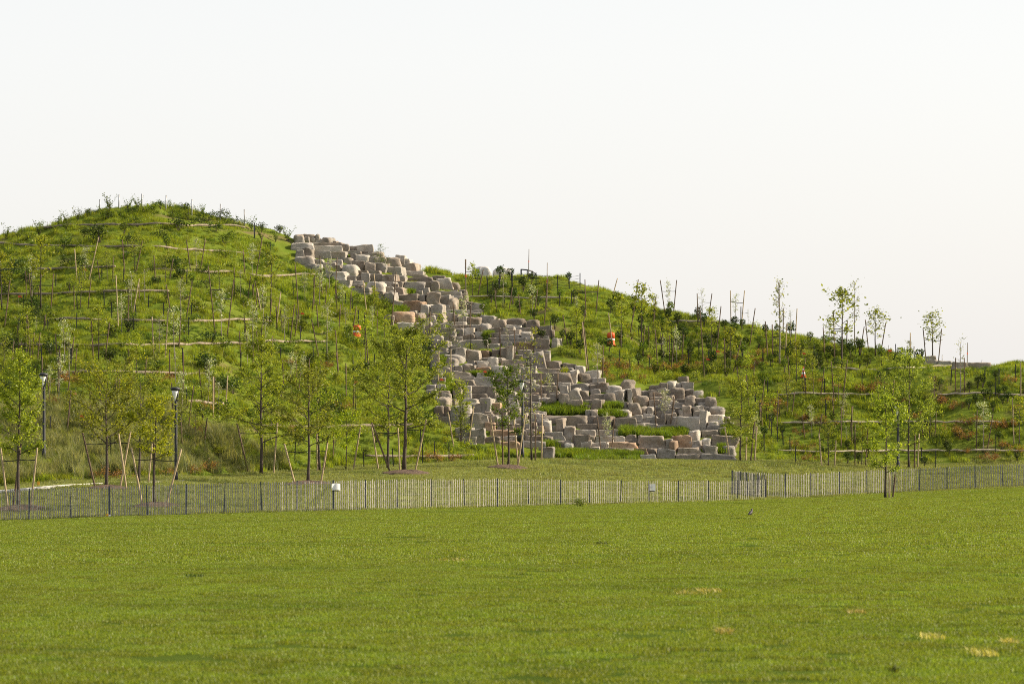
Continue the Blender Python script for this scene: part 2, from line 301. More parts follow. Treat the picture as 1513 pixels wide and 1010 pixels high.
RK[(630,540)]='''40 150 235 225 g|355 180 610 260 b|610 150 870 240 w|345 255 455 400 b|540 250 790 345 b|770 255 890 385 b|820 110 950 180 g|10 290 130 385 g|150 390 300 500 b r|300 410 380 475 b|520 350 760 410 b|430 410 660 475 g|660 400 800 480 g|780 395 830 585 w|490 475 770 590 g|830 370 990 450 b|100 500 200 620 b|210 510 310 620 b|310 480 560 775 g r|90 630 370 705 g|560 595 740 770 w|730 705 860 790 o|860 740 1020 795 g|380 770 580 885 g|560 785 730 940 g|390 890 620 945 g|740 800 1100 870 o|1100 795 1270 865 b|720 880 920 945 b|920 870 1200 935 g|900 945 1190 1009 o|1190 940 1480 1009 g|1200 870 1440 935 b|1100 600 1280 700 b|1000 640 1100 740 g|1220 280 1330 345 g|1230 340 1420 395 b|1210 400 1330 445 w|1310 450 1420 560 g|1130 20 1370 85 g|1310 90 1513 150 g|1330 180 1500 240 b|1100 110 1230 185 g|1130 440 1300 520 b|1200 520 1320 600 g|900 540 1020 640 b|830 460 930 560 o|1000 200 1120 290 b|1010 330 1130 420 g|1270 700 1380 800 b|1000 730 1100 795 b'''
RK[(780,560)]='''70 10 200 70 b|190 80 410 180 b|410 80 510 175 w|480 55 770 135 g|510 130 680 260 w t-25|600 145 780 240 b|785 120 905 180 g|785 185 965 250 b|245 180 500 240 g|230 240 370 350 b|370 180 490 370 b|500 260 675 390 b|680 260 830 320 b|815 250 940 385 b|695 315 790 390 g|940 170 1095 290 b r|965 75 1170 150 g r|1170 5 1325 130 b r|1095 140 1225 280 g|1220 110 1265 290 w|1265 115 1385 220 b|1385 140 1513 190 g|1315 205 1513 310 b r|1115 280 1240 360 g|1240 290 1400 430 b r|1375 340 1500 465 b r|1090 375 1280 460 g r|720 375 785 460 g|780 375 860 510 w|190 450 725 555 b|725 460 860 550 g|370 485 470 650 b|860 460 1070 590 b|1075 480 1335 610 b|1280 450 1430 500 w|1340 510 1513 560 g|1235 550 1460 620 g|600 560 860 620 b|200 510 300 650 w r|100 575 200 700 b|300 570 370 625 g|190 655 460 740 w|470 580 595 745 g|600 625 840 700 g|840 625 1130 690 w|180 705 310 780 b|570 690 750 870 b|755 700 840 775 b|835 710 1060 775 g|1060 705 1210 775 w|1210 690 1370 775 b|320 760 550 850 b r|460 790 580 880 w r|650 760 780 875 g|785 785 1000 855 g|1000 780 1365 855 o|1080 860 1320 930 g|1320 860 1500 930 o|200 845 330 990 g'''
RK[(940,560)]='''300 45 400 140 b|390 20 515 140 w r|510 45 590 100 g r|145 80 300 140 b|430 105 610 240 b r|610 120 710 210 b|700 140 830 225 w r|620 200 755 330 b r|755 230 870 295 b|860 215 1000 345 b r|770 290 940 345 g|480 240 610 295 b|480 295 645 355 g|590 330 700 450 b|700 330 815 450 w|815 335 905 390 g|725 385 875 470 w|915 340 1115 440 g r|910 440 1105 530 w|1105 465 1170 525 b|200 320 310 395 g|440 350 550 430 b|530 380 590 460 g|375 425 490 550 b|470 460 830 625 g|830 390 920 600 w|250 400 340 480 b|165 340 230 480 w|250 480 380 555 b|260 560 550 625 g|550 560 650 625 w|650 560 790 625 b|890 520 1030 600 w r|1030 540 1210 580 g|810 630 1040 695 b|670 635 810 755 w r|480 700 665 845 o|600 640 680 690 g|650 765 815 845 g|825 730 940 825 w r|930 700 1265 825 b|30 700 370 855 b|375 740 450 870 g|445 755 530 890 o r|265 870 490 990 g|500 850 845 928 b|845 825 1000 928 g|500 932 790 1000 b|790 930 1250 1009 g|1085 820 1240 930 g r|50 935 265 1000 w|160 860 265 925 b'''
FOOT=[]; nrock=0; RL=[]
for (ox,oy),txt in RK.items():
    for s in txt.split('|'):
        q=s.split(); x0,y0,x1,y1=[float(v)/8.405 for v in q[:4]]; RL.append((x0+ox,y0+oy,x1+ox,y1+oy,q[4],q[5] if len(q)>5 else ''))
# chinks between the traced stones get small wedge stones
PK=[(800,596,866,612),(892,594,918,604),(882,606,925,616),(916,630,945,644),(940,632,1012,645),(820,664,865,676),(850,666,945,680),(596,428,612,434),(576,452,600,462),(718,490,728,498),(560,474,575,480),(715,492,727,500),(1063,655,1070,670),(1010,546,1020,560),(806,652,822,662),(652,560,668,582),(653,525,662,540),(692,550,730,556),(735,598,742,604),(1070,628,1080,644)]
cov=np.zeros((700,1200),bool); r_=random.Random(5); FL=[]
for q in RL: cov[int(q[1]+.5):int(q[3]+.5),int(q[0]+.5):int(q[2]+.5)]=True
for q in PK: cov[int(q[1]):int(q[3]),int(q[0]):int(q[2])]=True
for yy in range(340,678,3):
    row=np.nonzero(cov[max(0,yy-3):yy+4].any(0))[0]
    if len(row)<4: continue
    xa,xb_=row.min(),row.max()
    xx=xa+2
    while xx<xb_-5:
        w_=r_.randint(9,20); h_=r_.randint(6,10)
        if (~cov[yy-4:yy,xx:xx+5]).mean()>.7 and (~cov[yy-h_:yy,xx:xx+w_]).mean()>.45 and cov[yy-14:yy+14,max(0,xx-16):xx].any() and cov[yy-14:yy+14,xx+w_:xx+w_+16].any() and cov[yy-h_-13:yy-h_-1,xx:xx+w_].mean()>.35:
            FL.append((xx-1.5,yy-h_,xx+w_+1,yy+2,r_.choice('ggbbw'),'')); cov[yy-h_:yy,xx:xx+w_]=True
        xx+=4
RL+=FL; order=sorted(range(len(RL)),key=lambda i:-(RL[i][2]-RL[i][0])*(RL[i][3]-RL[i][1])); BIG=set(order[:305]); REST={}
print('TRACED',len(RL)-len(FL),'FILL',len(FL))
for ri,(x0,y0,x1,y1,tone,opt) in enumerate(RL):
    if 1:
        r=random.Random(nrock*7+3); p=hit((x0+x1)/2,y1,150); 
        w=(x1-x0)/F*p.y*1.05; h=(y1-y0)/F*p.y*.98; sink=.22+.10*h
        H=h+sink; d=min(max(1.9*h+.6,1.1),3.2); rd=5.5 if opt=='r' else r.uniform(24,60)
        me=rock_mesh(w,H,d,rd,nrock+100)
        yaw=r.uniform(-13,6); 
        if w>2.5*h: yaw*=.45
        tilt=float(opt[1:]) if opt.startswith('t') else r.uniform(-2.5,2.5)
        if ri not in BIG:
            from mathutils import Matrix,Euler
            me.transform(Matrix.Translation((p.x,p.y+d/2-.1,p.z+h/2-sink/2))@Euler((R(r.uniform(-1.5,1)),R(tilt),R(yaw))).to_matrix().to_4x4()); REST.setdefault(tone,[]).append(me); FOOT.append((p.x,p.y+d/2-.1,w/2,d/2)); nrock+=1; continue
        o=obj('stone_block',me,mat=M[tone],loc=(p.x,p.y+d/2-.1,p.z+h/2-sink/2),rot=(R(r.uniform(-1.5,1)),R(tilt),R(yaw)))
        tag(o,None,'stone','stacked stone blocks of the hillside cascade')
        form='round boulder' if opt=='r' else 'tilted slab' if opt else ('long slab' if w>3*h else 'upright block' if h>w*1.05 else 'big block' if w*h>1.6 else 'square block' if w<1.5*h else 'low block')
        later(o,TONE[tone]+' stone '+form,(x0+x1)/2,(y0+y1)/2)
        FOOT.append((p.x,p.y+d/2-.1,w/2,d/2)); nrock+=1
FOOT=np.array(FOOT)
Vs=[];Fs=[];Ms=[];b_=0
for ti,(tn,l) in enumerate(REST.items()):
    for me in l:
        v=np.empty(len(me.vertices)*3,np.float32); me.vertices.foreach_get('co',v); f=np.empty(len(me.loops),np.int32); me.loops.foreach_get('vertex_index',f); Vs.append(v.reshape(-1,3)); Fs.append(f.reshape(-1,4)+b_); Ms+= [ti]*len(me.polygons); b_+=len(me.vertices); bpy.data.meshes.remove(me)
me=mesh_np('small_stones',np.concatenate(Vs),np.concatenate(Fs)); 
for tn in REST: me.materials.append(M[tn])
me.polygons.foreach_set('material_index',np.array(Ms,np.int32)); tag(obj('small_stones',me),'small wedge stones packed between the big cascade blocks',None,None,'stuff')
def in_rocks(x,y,m=.15):
    x=np.asarray(x)[...,None]; y=np.asarray(y)[...,None]
    return ((np.abs(x-FOOT[:,0])<FOOT[:,2]+m)&(np.abs(y-FOOT[:,1])<FOOT[:,3]+m)).any(-1)
me=bpy.data.objects['hillside'].data; v=np.empty(len(me.vertices)*3,np.float32); me.vertices.foreach_get('co',v); v=v.reshape(-1,3); v[:,2]-=.07*in_rocks(v[:,0],v[:,1],.30); me.vertices.foreach_set('co',v.ravel()); me.update()
# ------------------------------------------------------------------ other boulders
def boulder(name,px,py0,py1,w_px,tone,label,cat,grp=None,back=0,yoff=0,d=None):
    e_=.5 if tone=='ww' else .22; Y=hit(px,0,150).y+back; h=(py1-py0)/F*Y+e_; w=w_px/F*Y
    me=rock_mesh(w,h,d or w*.8,4.5 if tone=='ww' else 25,int(px),name); zb=CH+(HY-py1)/F*Y-e_
    o=obj(name,me,mat=M[tone],loc=((px-CX)/F*Y,Y,zb+h/2)); tag(o,label,cat,grp); return o
M['ww']=rockmat('granite_white',(.62,.60,.58),(.5,.46,.42),(.30,.28,.26))
boulder('white_boulder',714,394,411,26,'ww','whitish peaked boulder on the ridge, left of its pair','boulder','whitish boulders on the ridge',3)
boulder('white_boulder',742,396,411,28,'ww','whitish broad boulder on the ridge, right of its pair','boulder','whitish boulders on the ridge',4)
for (x,y0,y1,w,t,l) in [(1373,526,534,20,'b','dark flat capstone at left end of the low rock wall'),(1374,530,543,24,'w','pale split stone under the dark capstone'),
    (1397,533,541,24,'w','pale angular stone in middle of the low ridge wall'),(1419,535,541,26,'b','brown stone right of the pale wall stone'),(1447,536,542,32,'b','longest brown stone at right end of the low ridge wall')]:
    boulder('wall_stone',x,y0,y1,w,t,l,'stone','stones of the low ridge wall',-1.5)
# ------------------------------------------------------------------ plants
def leaf_quads(C,size,r,flat=.0,up=0.2,asp=.6):
    n=len(C); a=r.normal(size=(n,3)); a[:,2]=a[:,2]*.7+up; a/=np.linalg.norm(a,axis=1)[:,None]
    b=np.cross(a,r.normal(size=(n,3))); b/=np.linalg.norm(b,axis=1)[:,None]
    s=(size*r.uniform(.6,1.35,n))[:,None]
    V=np.stack([C-a*s*.5,C+b*s*.5*asp,C+a*s*.5,C-b*s*.5*asp],1).reshape(-1,3)
    return V,np.arange(n*4).reshape(n,4),np.repeat(r.random(n),4)
def tree_meshes(H,clear,W,nleaf,ls,seed,r0=.06,shape='oval',nl=16,twigs=5,ang=48,jit=.16,bend=.03,leader=True):
    r=np.random.default_rng(seed); mb=MB(); tips=[]
    k=9; pts=[]; off=np.array([0.,0.])
    for i in range(k+1):
        off=off+r.normal(size=2)*bend*H/k*(1 if i else 0); pts.append((off[0],off[1],H*i/k*(0.97)))
    rad=[r0*(1-.88*i/k)+.004 for i in range(k+1)]; rad[0]*=1.25; mb.tube(pts,rad,8)
    P=np.array(pts)
    def at(z): return np.array([np.interp(z,P[:,2],P[:,0]),np.interp(z,P[:,2],P[:,1]),z])
    for i in range(nl):
        t=(i+r.uniform(-.3,.3))/nl; t=min(max(t,0),.97); z=clear+(H-clear)*t*.93; b=at(z)
        env={'oval':math.sin(math.pi*min(1,(t*.82+.2)))**.7,'cone':(1-t)**.75+.12,'vase':.55+.6*t-.55*t**5,'slim':.8*math.sin(math.pi*(t*.8+.15))**.5,'round':math.sqrt(max(.05,1-(t*1.55-.62)**2))}[shape]
        L=W/2*env*r.uniform(.8,1.15); az=i*2.4+r.uniform(-.4,.4); el=R(ang*(1-.55*(1-t)) +r.uniform(-8,10)); 
        hd=np.array([math.cos(az),math.sin(az),0]); L3=L/max(.35,math.cos(el)); up=np.array([0,0,1.])
        q=[b]; m=4
        for j in range(1,m+1):
            e=el*(1+.18*j/m); q.append(q[-1]+(hd*math.cos(e)+up*math.sin(e))*L3/m+r.normal(size=3)*.035*L3)
        rb=max(.006,r0*.42*(1-t*.6)); mb.tube(q,[rb*(1-.8*j/m) for j in range(m+1)],4,False)
        tips.append((q[1],q[-1]))
        for j in range(twigs):
            s=r.uniform(.3,1)*m; j0=min(int(s),m-1); p0=q[j0]+(q[j0+1]-q[j0])*(s-j0); dr=hd*math.cos(el)+up*math.sin(el)+r.normal(size=3)*.55; dr/=np.linalg.norm(dr)
            l=L3*r.uniform(.22,.42); p1=p0+dr*l*.5+r.normal(size=3)*.02; p2=p1+dr*l*.5+up*l*.1; mb.tube([p0,p1,p2],[rb*.4,rb*.3,.003],3,False)
            tips.append((p0,p2)); tips.append((p1,p2))
    top=at(H*.96); tips.append((at(H*.86),top)); tips.append((at(H*.8),top))
    A=np.array([a for a,_ in tips]); B=np.array([b for _,b in tips]); wl=np.linalg.norm(B-A,axis=1)+.05; wl=wl*r.uniform(.05,1,len(wl))**1.6; idx=r.choice(len(tips),nleaf,p=wl/wl.sum())
    tt=r.random((nleaf,1))**.7*1.08; C=A[idx]+(B[idx]-A[idx])*tt+r.normal(size=(nleaf,3))*jit*r.random((nleaf,1))*np.array([1,1,.8])
    V,Fq,tn=leaf_quads(C,ls,r)
    tr=mb.mesh('trunk',True); cr=mesh_np('crown',V,Fq,False,tn); return tr,cr
def put_tree(name,tr,cr,loc,cat,label=None,rz=0,sc=(1,1,1),group=None,bark=None,leaf=None,lean=0):
    e=obj(name,None,loc=loc,rot=(0,R(lean),rz),scale=sc); e.empty_display_size=.3
    obj('trunk',tr,e,bark); obj('crown',cr,e,leaf); tag(e,label,cat,group); put_tree.last=e; return e
stake_data={}
def stake(base,top,mat,label=None,desc=None,strap_to=None,rad=.033,strap_t=.72,pxpy=None):
    base=Vector(base); top=Vector(top); L=(top-base).length; key=(round(rad,3),mat.name)
    if key not in stake_data:
        m=MB(); m.tube([(0,0,-.3),(0,0,.3),(.004,.003,.7),(0,0,1)],[rad*1.02,rad,rad*.97,rad*.9],8); stake_data[key]=m.mesh('support_stake',True)
    m=MB(); dirv=(top-base).normalized(); rot=dirv.to_track_quat('Z','Y').to_euler()
    o=obj('support_stake',stake_data[key],mat=mat,loc=base,rot=rot,scale=(1,1,L)); tag(o,label,'stake','wooden stakes supporting the young trees')
    if not label: later(o,desc or 'wooden tree stake',*pxpy)
    if strap_to is not None:
        bpy.context.view_layer.update
        from mathutils import Matrix
        Mx=Matrix.LocRotScale(base,rot,Vector((1,1,L))).inverted()
        a=base+(top-base)*strap_t; c=Vector(strap_to); c.z=a.z+.02
        mm=MB(); mm.tube([Mx@a,Mx@((a+c)/2-Vector((0,0,.03))),Mx@c],[.010,.007,.009],5)
        # ring round the stake
        s=obj('strap',mm.mesh('strap'),o,M['strap'])
    return o
MOUT=[]
def mulch(px,py,rw,label):
    p=hit(px,py+1,120); r=rw/F*p.y; m=MB(); n=40; rr=random.Random(int(px)); rings=[(1.0,-.05),(.85,.09),(.5,.18),(.12,.22)]
    V=[];
    for k,(s,z) in enumerate(rings):
        for i in range(n):
            th=2*math.pi*i/n; q=r*s*(1+.08*math.sin(3*th+px)+rr.uniform(-.04,.04)); x=p.x+q*math.cos(th); y=p.y+q*math.sin(th)*.8
            V.append((x-p.x,y-p.y,float(zxy(x,y))-p.z+z+rr.uniform(-.015,.015)))
    Fc=[]
    for k in range(len(rings)-1):
        for i in range(n):
            j=(i+1)%n; Fc.append((k*n+i,k*n+j,(k+1)*n+j,(k+1)*n+i))
    Fc.append(tuple((len(rings)-1)*n+i for i in range(n))); m.add(V,Fc)
    o=obj('mulch_bed',m.mesh('mulch_bed'),mat=M['mulch'],loc=p); tag(o,label,'mulch','mulch beds round the staked trees'); MOUT.append((p.x,p.y,r))
# big staked trees: name phrase, px base, py base, crown top py, crown bottom py, crown width px, shape, nleaf, leafmat, stakes [(xb,yb,xt,yt)], seed
BT=[
('tree at the far left end of the slat fence',26,752,512,668,72,'cone',3000,'leafA',[(12,750,1,662,1),(19,741,31,655,0),(45,749,55,661,1)],.07,11,48),
('broad vase shaped tree beside the white kerb',157,722,567,655,118,'vase',2400,'leafA',[(141,721,122,639,1),(177,719,193,637,1),(187,717,175,640,0)],.075,12,46),
('tree behind the broad vase shaped tree',205,713,560,655,80,'vase',1500,'leafB',[(219,712,225,655,0)],.06,13,50),
('bright leaved tree left of the nearer lamp',229,748,585,672,64,'oval',1400,'leafY',[(211,746,194,661,1),(227,746,227,652,0),(245,749,268,663,1)],.05,14,45),
('tall cone shaped tree right of the nearer lamp',386,701,490,650,100,'cone',3400,'leafA',[(367,700,350,625,1),(404,699,410,624,1)],.08,15,42),
('leaning double trunked tree left of the curled fence notice',455,715,548,655,86,'oval',2200,'leafB',[(436,713,420,655,1),(474,712,484,654,1)],.075,16,50),
('slimmer tree right behind the double trunked tree',472,696,556,650,62,'oval',1400,'leafA',[(469,695,468,640,0),(479,694,485,642,1)],.065,17,50),
('densest wide crowned tree left of the stone cascade',597,698,478,628,128,'oval',7000,'leafB',[(577,697,549,624,1),(613,697,630,619,1),(591,692,588,632,0)],.10,18,38),
('darker tree half hidden behind the densest tree',573,693,530,640,84,'oval',1900,'leafA',[(559,692,549,628,1)],.07,19,48),
('deep green staked tree in front of the stone cascade',751,690,540,635,52,'oval',1500,'leafG',[(736,689,724,612,1),(743,690,742,612,0),(765,690,776,612,1),(766,688,759,620,0)],.06,20,52),
('thin bare tree right of the deep green tree',786,681,478,640,48,'slim',260,'leafA',[(791,681,791,612,0),(800,681,801,612,0)],.045,21,55),
('slender tree at the right foot of the stone cascade',1094,681,556,658,50,'oval',1700,'leafB',[(1079,680,1071,632,1),(1102,680,1103,645,0),(1109,680,1115,622,0),(1115,676,1118,630,1)],.05,22,50),
('open crowned tree standing in front of the right fence',1308,736,576,696,62,'oval',1700,'leafA',[(1314,736,1314,700,0),(1319,736,1323,700,0)],.055,23,42),
('fuller pale tree behind the right fence',1343,692,520,655,72,'oval',3200,'leafB',[(1351,691,1352,640,0),(1356,691,1358,640,1)],.055,24,55),
('small low sapling at the foot of the right slope',1224,689,625,673,30,'oval',500,'leafD2',[(1214,686,1210,640,1),(1233,688,1235,650,1)],.035,25,50),
('small bright tree between the double trunked and densest trees',511,694,604,668,40,'oval',620,'leafY',[(522,694,533,628,1)],.03,26,45),
('slim sapling at the left foot of the stone cascade',680,656,566,634,34,'slim',760,'leafA',[(669,656,662,605,1),(692,655,700,600,1)],.03,27,60),
]
M['leafG']=leafmat('leaf_green',(.05,.11,.012),(.15,.22,.025),None,.45)
M['leafD2']=leafmat('leaf_olive',(.04,.07,.012),(.13,.17,.03),None,.5)
BIGPX=[]
for (nm,xb,yb,yt_,ycb,wpx,shp,nlf,lm,stk,r0,seed,ang) in BT:
    p=hit(xb,yb,120); H=(yb-yt_)/F*p.y; cl=(yb-ycb)/F*p.y*.93; W=wpx/F*p.y
    big=H>2.8
    tr,cr=tree_meshes(H,cl,W,int(nlf*2.3),.098 if big else .085,seed,r0,shp,24 if nlf>2500 else 18 if nlf>900 else 12,6 if nlf>900 else 4,ang,.20 if big else .14)
    e=put_tree('young_tree',tr,cr,p,'tree',nm[0].upper()*0+('young '+nm if len(nm.split())<15 else nm),0,(1,1,1),'young staked trees',M['bark'],M[lm])
    BIGPX.append((nm,xb,(yt_+ycb)/2))
    for si,(a,b,c,d_,st) in enumerate(stk):
        bp=hit(a,b,120); bp.y=p.y+(.25 if si%2 else -.2)*(1 if abs(a-xb)>8 else 1.5); bp.x=(a-CX)/F*bp.y; bp.z=float(zxy(bp.x,bp.y))
        tp=world(c,d_,bp.y-.05); 
        side='left' if a<xb-3 else 'right' if a>xb+3 else 'rear'
        cnt=[1 for s in stk if (('left' if s[0]<xb-3 else 'right' if s[0]>xb+3 else 'rear')==side)]
        rank=''
        if len(cnt)>1:
            same=sorted([s[0] for s in stk if (('left' if s[0]<xb-3 else 'right' if s[0]>xb+3 else 'rear')==side)],key=lambda v:abs(v-xb)); rank=['inner ','middle ' if len(same)>2 else 'outer ','outer '][same.index(a)]
        stake(bp,tp,M['stakepale'] if (si+seed)%3 else M['stake'],label=f'{rank}{side} stake of the {nm}',strap_to=(p.x,p.y,0) if st else None,rad=.042,strap_t=.8)
for a in [(28,752,45,'brown mulch bed under the leftmost staked tree'),(162,722,34,'mulch bed under the broad vase shaped tree'),(228,748,38,'mulch bed under the bright leaved tree'),
    (455,715,38,'mulch bed under the double trunked tree'),(602,699,40,'mulch bed under the densest wide tree'),(752,691,33,'mulch bed under the deep green staked tree')]: mulch(*a)
# ------------------------------------------------------------------ small saplings on the slopes (shared variants)
VAR={}
def variant(kind,i):
    k=(kind,i)
    if k not in VAR:
        a={'green':dict(W=.85,nleaf=700,ls=.09,shape='oval',lm='leafA',clear=1.1,nl=12),'dark':dict(W=.85,nleaf=560,ls=.09,shape='oval',lm='leafB',clear=1.0,nl=13),
           'silver':dict(W=.65,nleaf=330,ls=.085,shape='slim',lm='leafS',clear=1.1,nl=10),'sparse':dict(W=.6,nleaf=110,ls=.08,shape='slim',lm='leafS',clear=1.0,nl=12),
           'ever':dict(W=1.0,nleaf=800,ls=.06,shape='cone',lm='leafD2',clear=.4,nl=22)}[kind]
        tr,cr=tree_meshes(2.6,a['clear'],a['W'],a['nleaf'],a['ls'],hash_(kind)+i*31,.026,a['shape'],a['nl'],4,54,.17,.025)
        VAR[k]=(tr,cr,a['lm'])
    return VAR[k]
def hash_(s): return sum(ord(c)*(i+3) for i,c in enumerate(s))
def Zo(k,*a):
    o={1:(0,270),2:(380,300),3:(760,350),4:(1113,400),5:(0,520),6:(380,520),7:(740,520),8:(1113,530)}[k]
    return [v/3.74+o[i%2] for i,v in enumerate(a)]
# view, kind, trunk x, base y, top y, crown width factor, stakes: (xb,yb,xt,yt)
SP=[
(1,'silver',470,535,360,1.1,[(425,540,412,365),(492,538,545,300)]),(1,'green',225,700,310,1.5,[(178,705,160,500),(281,700,296,500)]),
(1,'dark',745,500,290,1.1,[(690,510,675,315),(752,490,787,320)]),(1,'silver',1085,480,310,1.1,[(1055,500,1030,315),(1110,470,1135,310)]),
(1,'silver',1395,530,340,1.2,[(1355,530,1343,370),(1413,525,1450,300)]),(1,'dark',915,560,400,1.1,[(860,560,850,400),(935,545,957,420)]),
(1,'silver',725,720,500,1.1,[(655,820,640,510),(735,720,770,530)]),(1,'sparse',800,660,480,1,[(770,650,768,560)]),
(1,'silver',1000,720,540,1.3,[(940,700,918,560),(1030,745,1058,570)]),(1,'silver',1225,850,600,1.0,[(1190,840,1150,460),(1255,850,1292,535)]),
(1,'dark',1215,640,455,1.3,[]),(1,'green',545,990,690,1.2,[(516,990,504,755),(580,980,605,770)]),
(1,'silver',880,960,740,1.0,[(850,960,840,740),(913,965,930,700)]),(1,'silver',965,985,690,1.1,[(990,910,1000,700)]),
(1,'sparse',200,840,740,.8,[(166,950,150,730),(238,840,252,728)]),(1,'green',10,700,380,2.0,[(25,800,55,540),(40,700,50,560)]),
(1,'silver',670,840,620,.9,[(705,825,712,620)]),(1,'green',1450,700,520,1.3,[(1438,700,1408,540),(1400,640,1395,560)]),
(2,'dark',75,600,280,1.7,[(20,600,0,470),(105,690,130,490)]),(2,'silver',265,560,390,1.0,[(235,700,210,340),(305,600,320,400)]),
(2,'silver',400,480,310,1.3,[(360,520,345,290),(430,550,442,300)]),(2,'silver',150,770,580,1.0,[(180,775,207,560),(110,700,105,570)]),
(2,'silver',385,870,545,1.1,[(345,875,300,640),(338,700,328,560)]),(2,'silver',490,700,580,1.2,[(452,700,460,560),(530,690,548,570)]),
(2,'green',650,640,470,1.1,[(605,610,585,430),(660,540,645,390)]),(2,'green',600,920,640,1.2,[(617,920,592,640),(450,950,432,700)]),
(2,'silver',925,725,640,.9,[(880,710,874,600),(955,730,955,600)]),(2,'silver',1137,720,520,1.1,[(1093,690,1082,545),(1174,715,1182,545)]),
(2,'green',1190,510,340,.8,[(1153,510,1150,310),(1217,520,1250,365)]),(2,'ever',685,370,225,2.3,[]),(2,'ever',1065,850,650,1.8,[(1000,1000,1004,810),(1070,960,1070,810)]),
(2,'sparse',1380,860,690,.9,[(1345,860,1340,700),(1420,860,1422,700)]),(2,'green',700,790,590,1.3,[(740,690,768,380)]),
(3,'silver',100,440,270,1.2,[(35,435,22,318),(108,450,128,290)]),(3,'silver',345,430,330,1.1,[(395,450,390,235),(450,430,467,238)]),
(3,'dark',90,440,330,1.1,[(165,480,185,230)]),(3,'green',590,620,330,1.7,[(545,620,520,420),(400,720,375,470),(545,320,570,228)]),
(3,'green',700,590,260,1.7,[(640,540,685,235),(710,600,722,490)]),(3,'green',345,610,400,1.3,[(295,600,268,430),(365,620,392,400)]),
(3,'silver',850,420,250,.8,[(832,420,806,238),(880,400,897,238)]),(3,'sparse',1040,470,290,.9,[(1015,500,1010,312),(1072,440,1092,312)]),
(3,'green',1090,640,400,1.0,[(1050,780,1024,388),(1112,680,1142,382)]),(3,'silver',1222,470,305,.7,[(1197,470,1194,296),(1255,490,1272,296)]),
(3,'sparse',1292,480,385,.7,[(1252,480,1252,385),(1300,600,1331,393)]),(3,'sparse',1465,700,245,1.1,[(1400,680,1387,466),(1428,700,1424,485),(1485,560,1487,395)]),
(3,'silver',460,830,590,1.1,[(487,800,492,600),(410,730,385,500)]),(3,'sparse',825,720,560,1,[(793,740,778,510),(865,750,882,570)]),
(3,'green',1190,740,500,1.3,[(1165,780,1160,560),(1210,750,1255,560)]),(3,'silver',195,900,760,1.2,[(148,900,145,750),(230,930,240,750)]),
(3,'sparse',835,990,860,1.2,[(780,1000,770,858),(870,1000,880,880)]),(3,'sparse',90,850,630,.9,[(40,930,45,760)]),
(3,'green',770,520,330,1.0,[(762,530,783,330)]),(3,'green',1255,900,770,1.4,[(1130,880,1135,820)]),
(4,'sparse',145,520,55,1.2,[(108,500,105,295),(80,470,66,280)]),(4,'sparse',205,380,220,.9,[(175,500,186,290),(230,440,242,208)]),
(4,'dark',490,540,105,2.0,[(450,520,443,220),(395,470,386,312)]),(4,'green',420,420,270,1.2,[(515,430,520,280)]),
(4,'sparse',560,420,50,1.0,[(592,450,613,308)]),(4,'dark',675,470,205,1.7,[(637,440,619,270),(703,460,733,285)]),
(4,'dark',990,465,195,1.7,[(955,462,938,317),(1022,484,1041,320)]),(4,'dark',860,480,385,1.1,[(868,410,868,342)]),
(4,'sparse',1145,690,390,1.0,[(1117,690,1118,480),(1167,690,1166,480)]),(4,'green',470,720,520,1.0,[(447,720,430,500),(492,730,520,490)]),
(4,'dark',1000,700,560,1.5,[(1000,715,1001,570)]),(4,'green',410,1000,830,1.1,[(485,980,487,750)]),
(4,'silver',1270,1000,730,1.2,[(1233,1000,1237,765),(1293,990,1325,790)]),(4,'green',1470,960,700,1.2,[(1440,960,1432,700),(1478,730,1477,508)]),
(8,'green',600,595,370,1.1,[(562,595,562,360),(620,595,635,350)]),(8,'sparse',515,480,370,.8,[(545,480,545,262)]),(8,'silver',10,530,320,1.0,[(8,520,22,380),(38,360,38,260)]),
(5,'green',650,260,60,1.1,[(642,240,642,140),(735,220,735,130)]),(5,'green',1080,520,290,1.2,[(1008,520,998,370),(1130,500,1145,360)]),
(5,'sparse',1208,350,170,1.2,[(1178,360,1178,135),(1245,345,1258,130)]),(5,'silver',275,250,80,1.1,[(233,240,233,25),(318,240,328,25)]),
(5,'sparse',970,190,0,.9,[(937,150,937,0),(1013,230,1013,0)]),(5,'green',385,420,210,1.1,[(370,450,392,210)]),
(6,'green',545,330,130,1.3,[(533,300,535,120),(492,270,490,60)]),(6,'green',430,600,400,1.0,[(418,610,425,440)]),(6,'ever',1130,520,280,1.2,[(1085,520,1055,330)]),
(6,'green',350,140,10,1.0,[(450,150,437,0),(340,50,335,0)]),(7,'silver',905,425,210,1.4,[(860,430,843,220),(932,425,960,260)]),
(7,'silver',585,550,340,1.0,[(553,550,533,360),(613,545,627,365)]),(7,'green',1210,250,180,.9,[]),(7,'sparse',270,280,120,1.4,[(223,300,222,120),(305,300,318,115)]),
(7,'sparse',168,600,100,1.0,[]),
]
KD={'green':'leafy green sapling','dark':'dark leaved sapling','silver':'silver leaved sapling','sparse':'thin sparse sapling','ever':'bushy evergreen sapling'}
SAPXY=[]
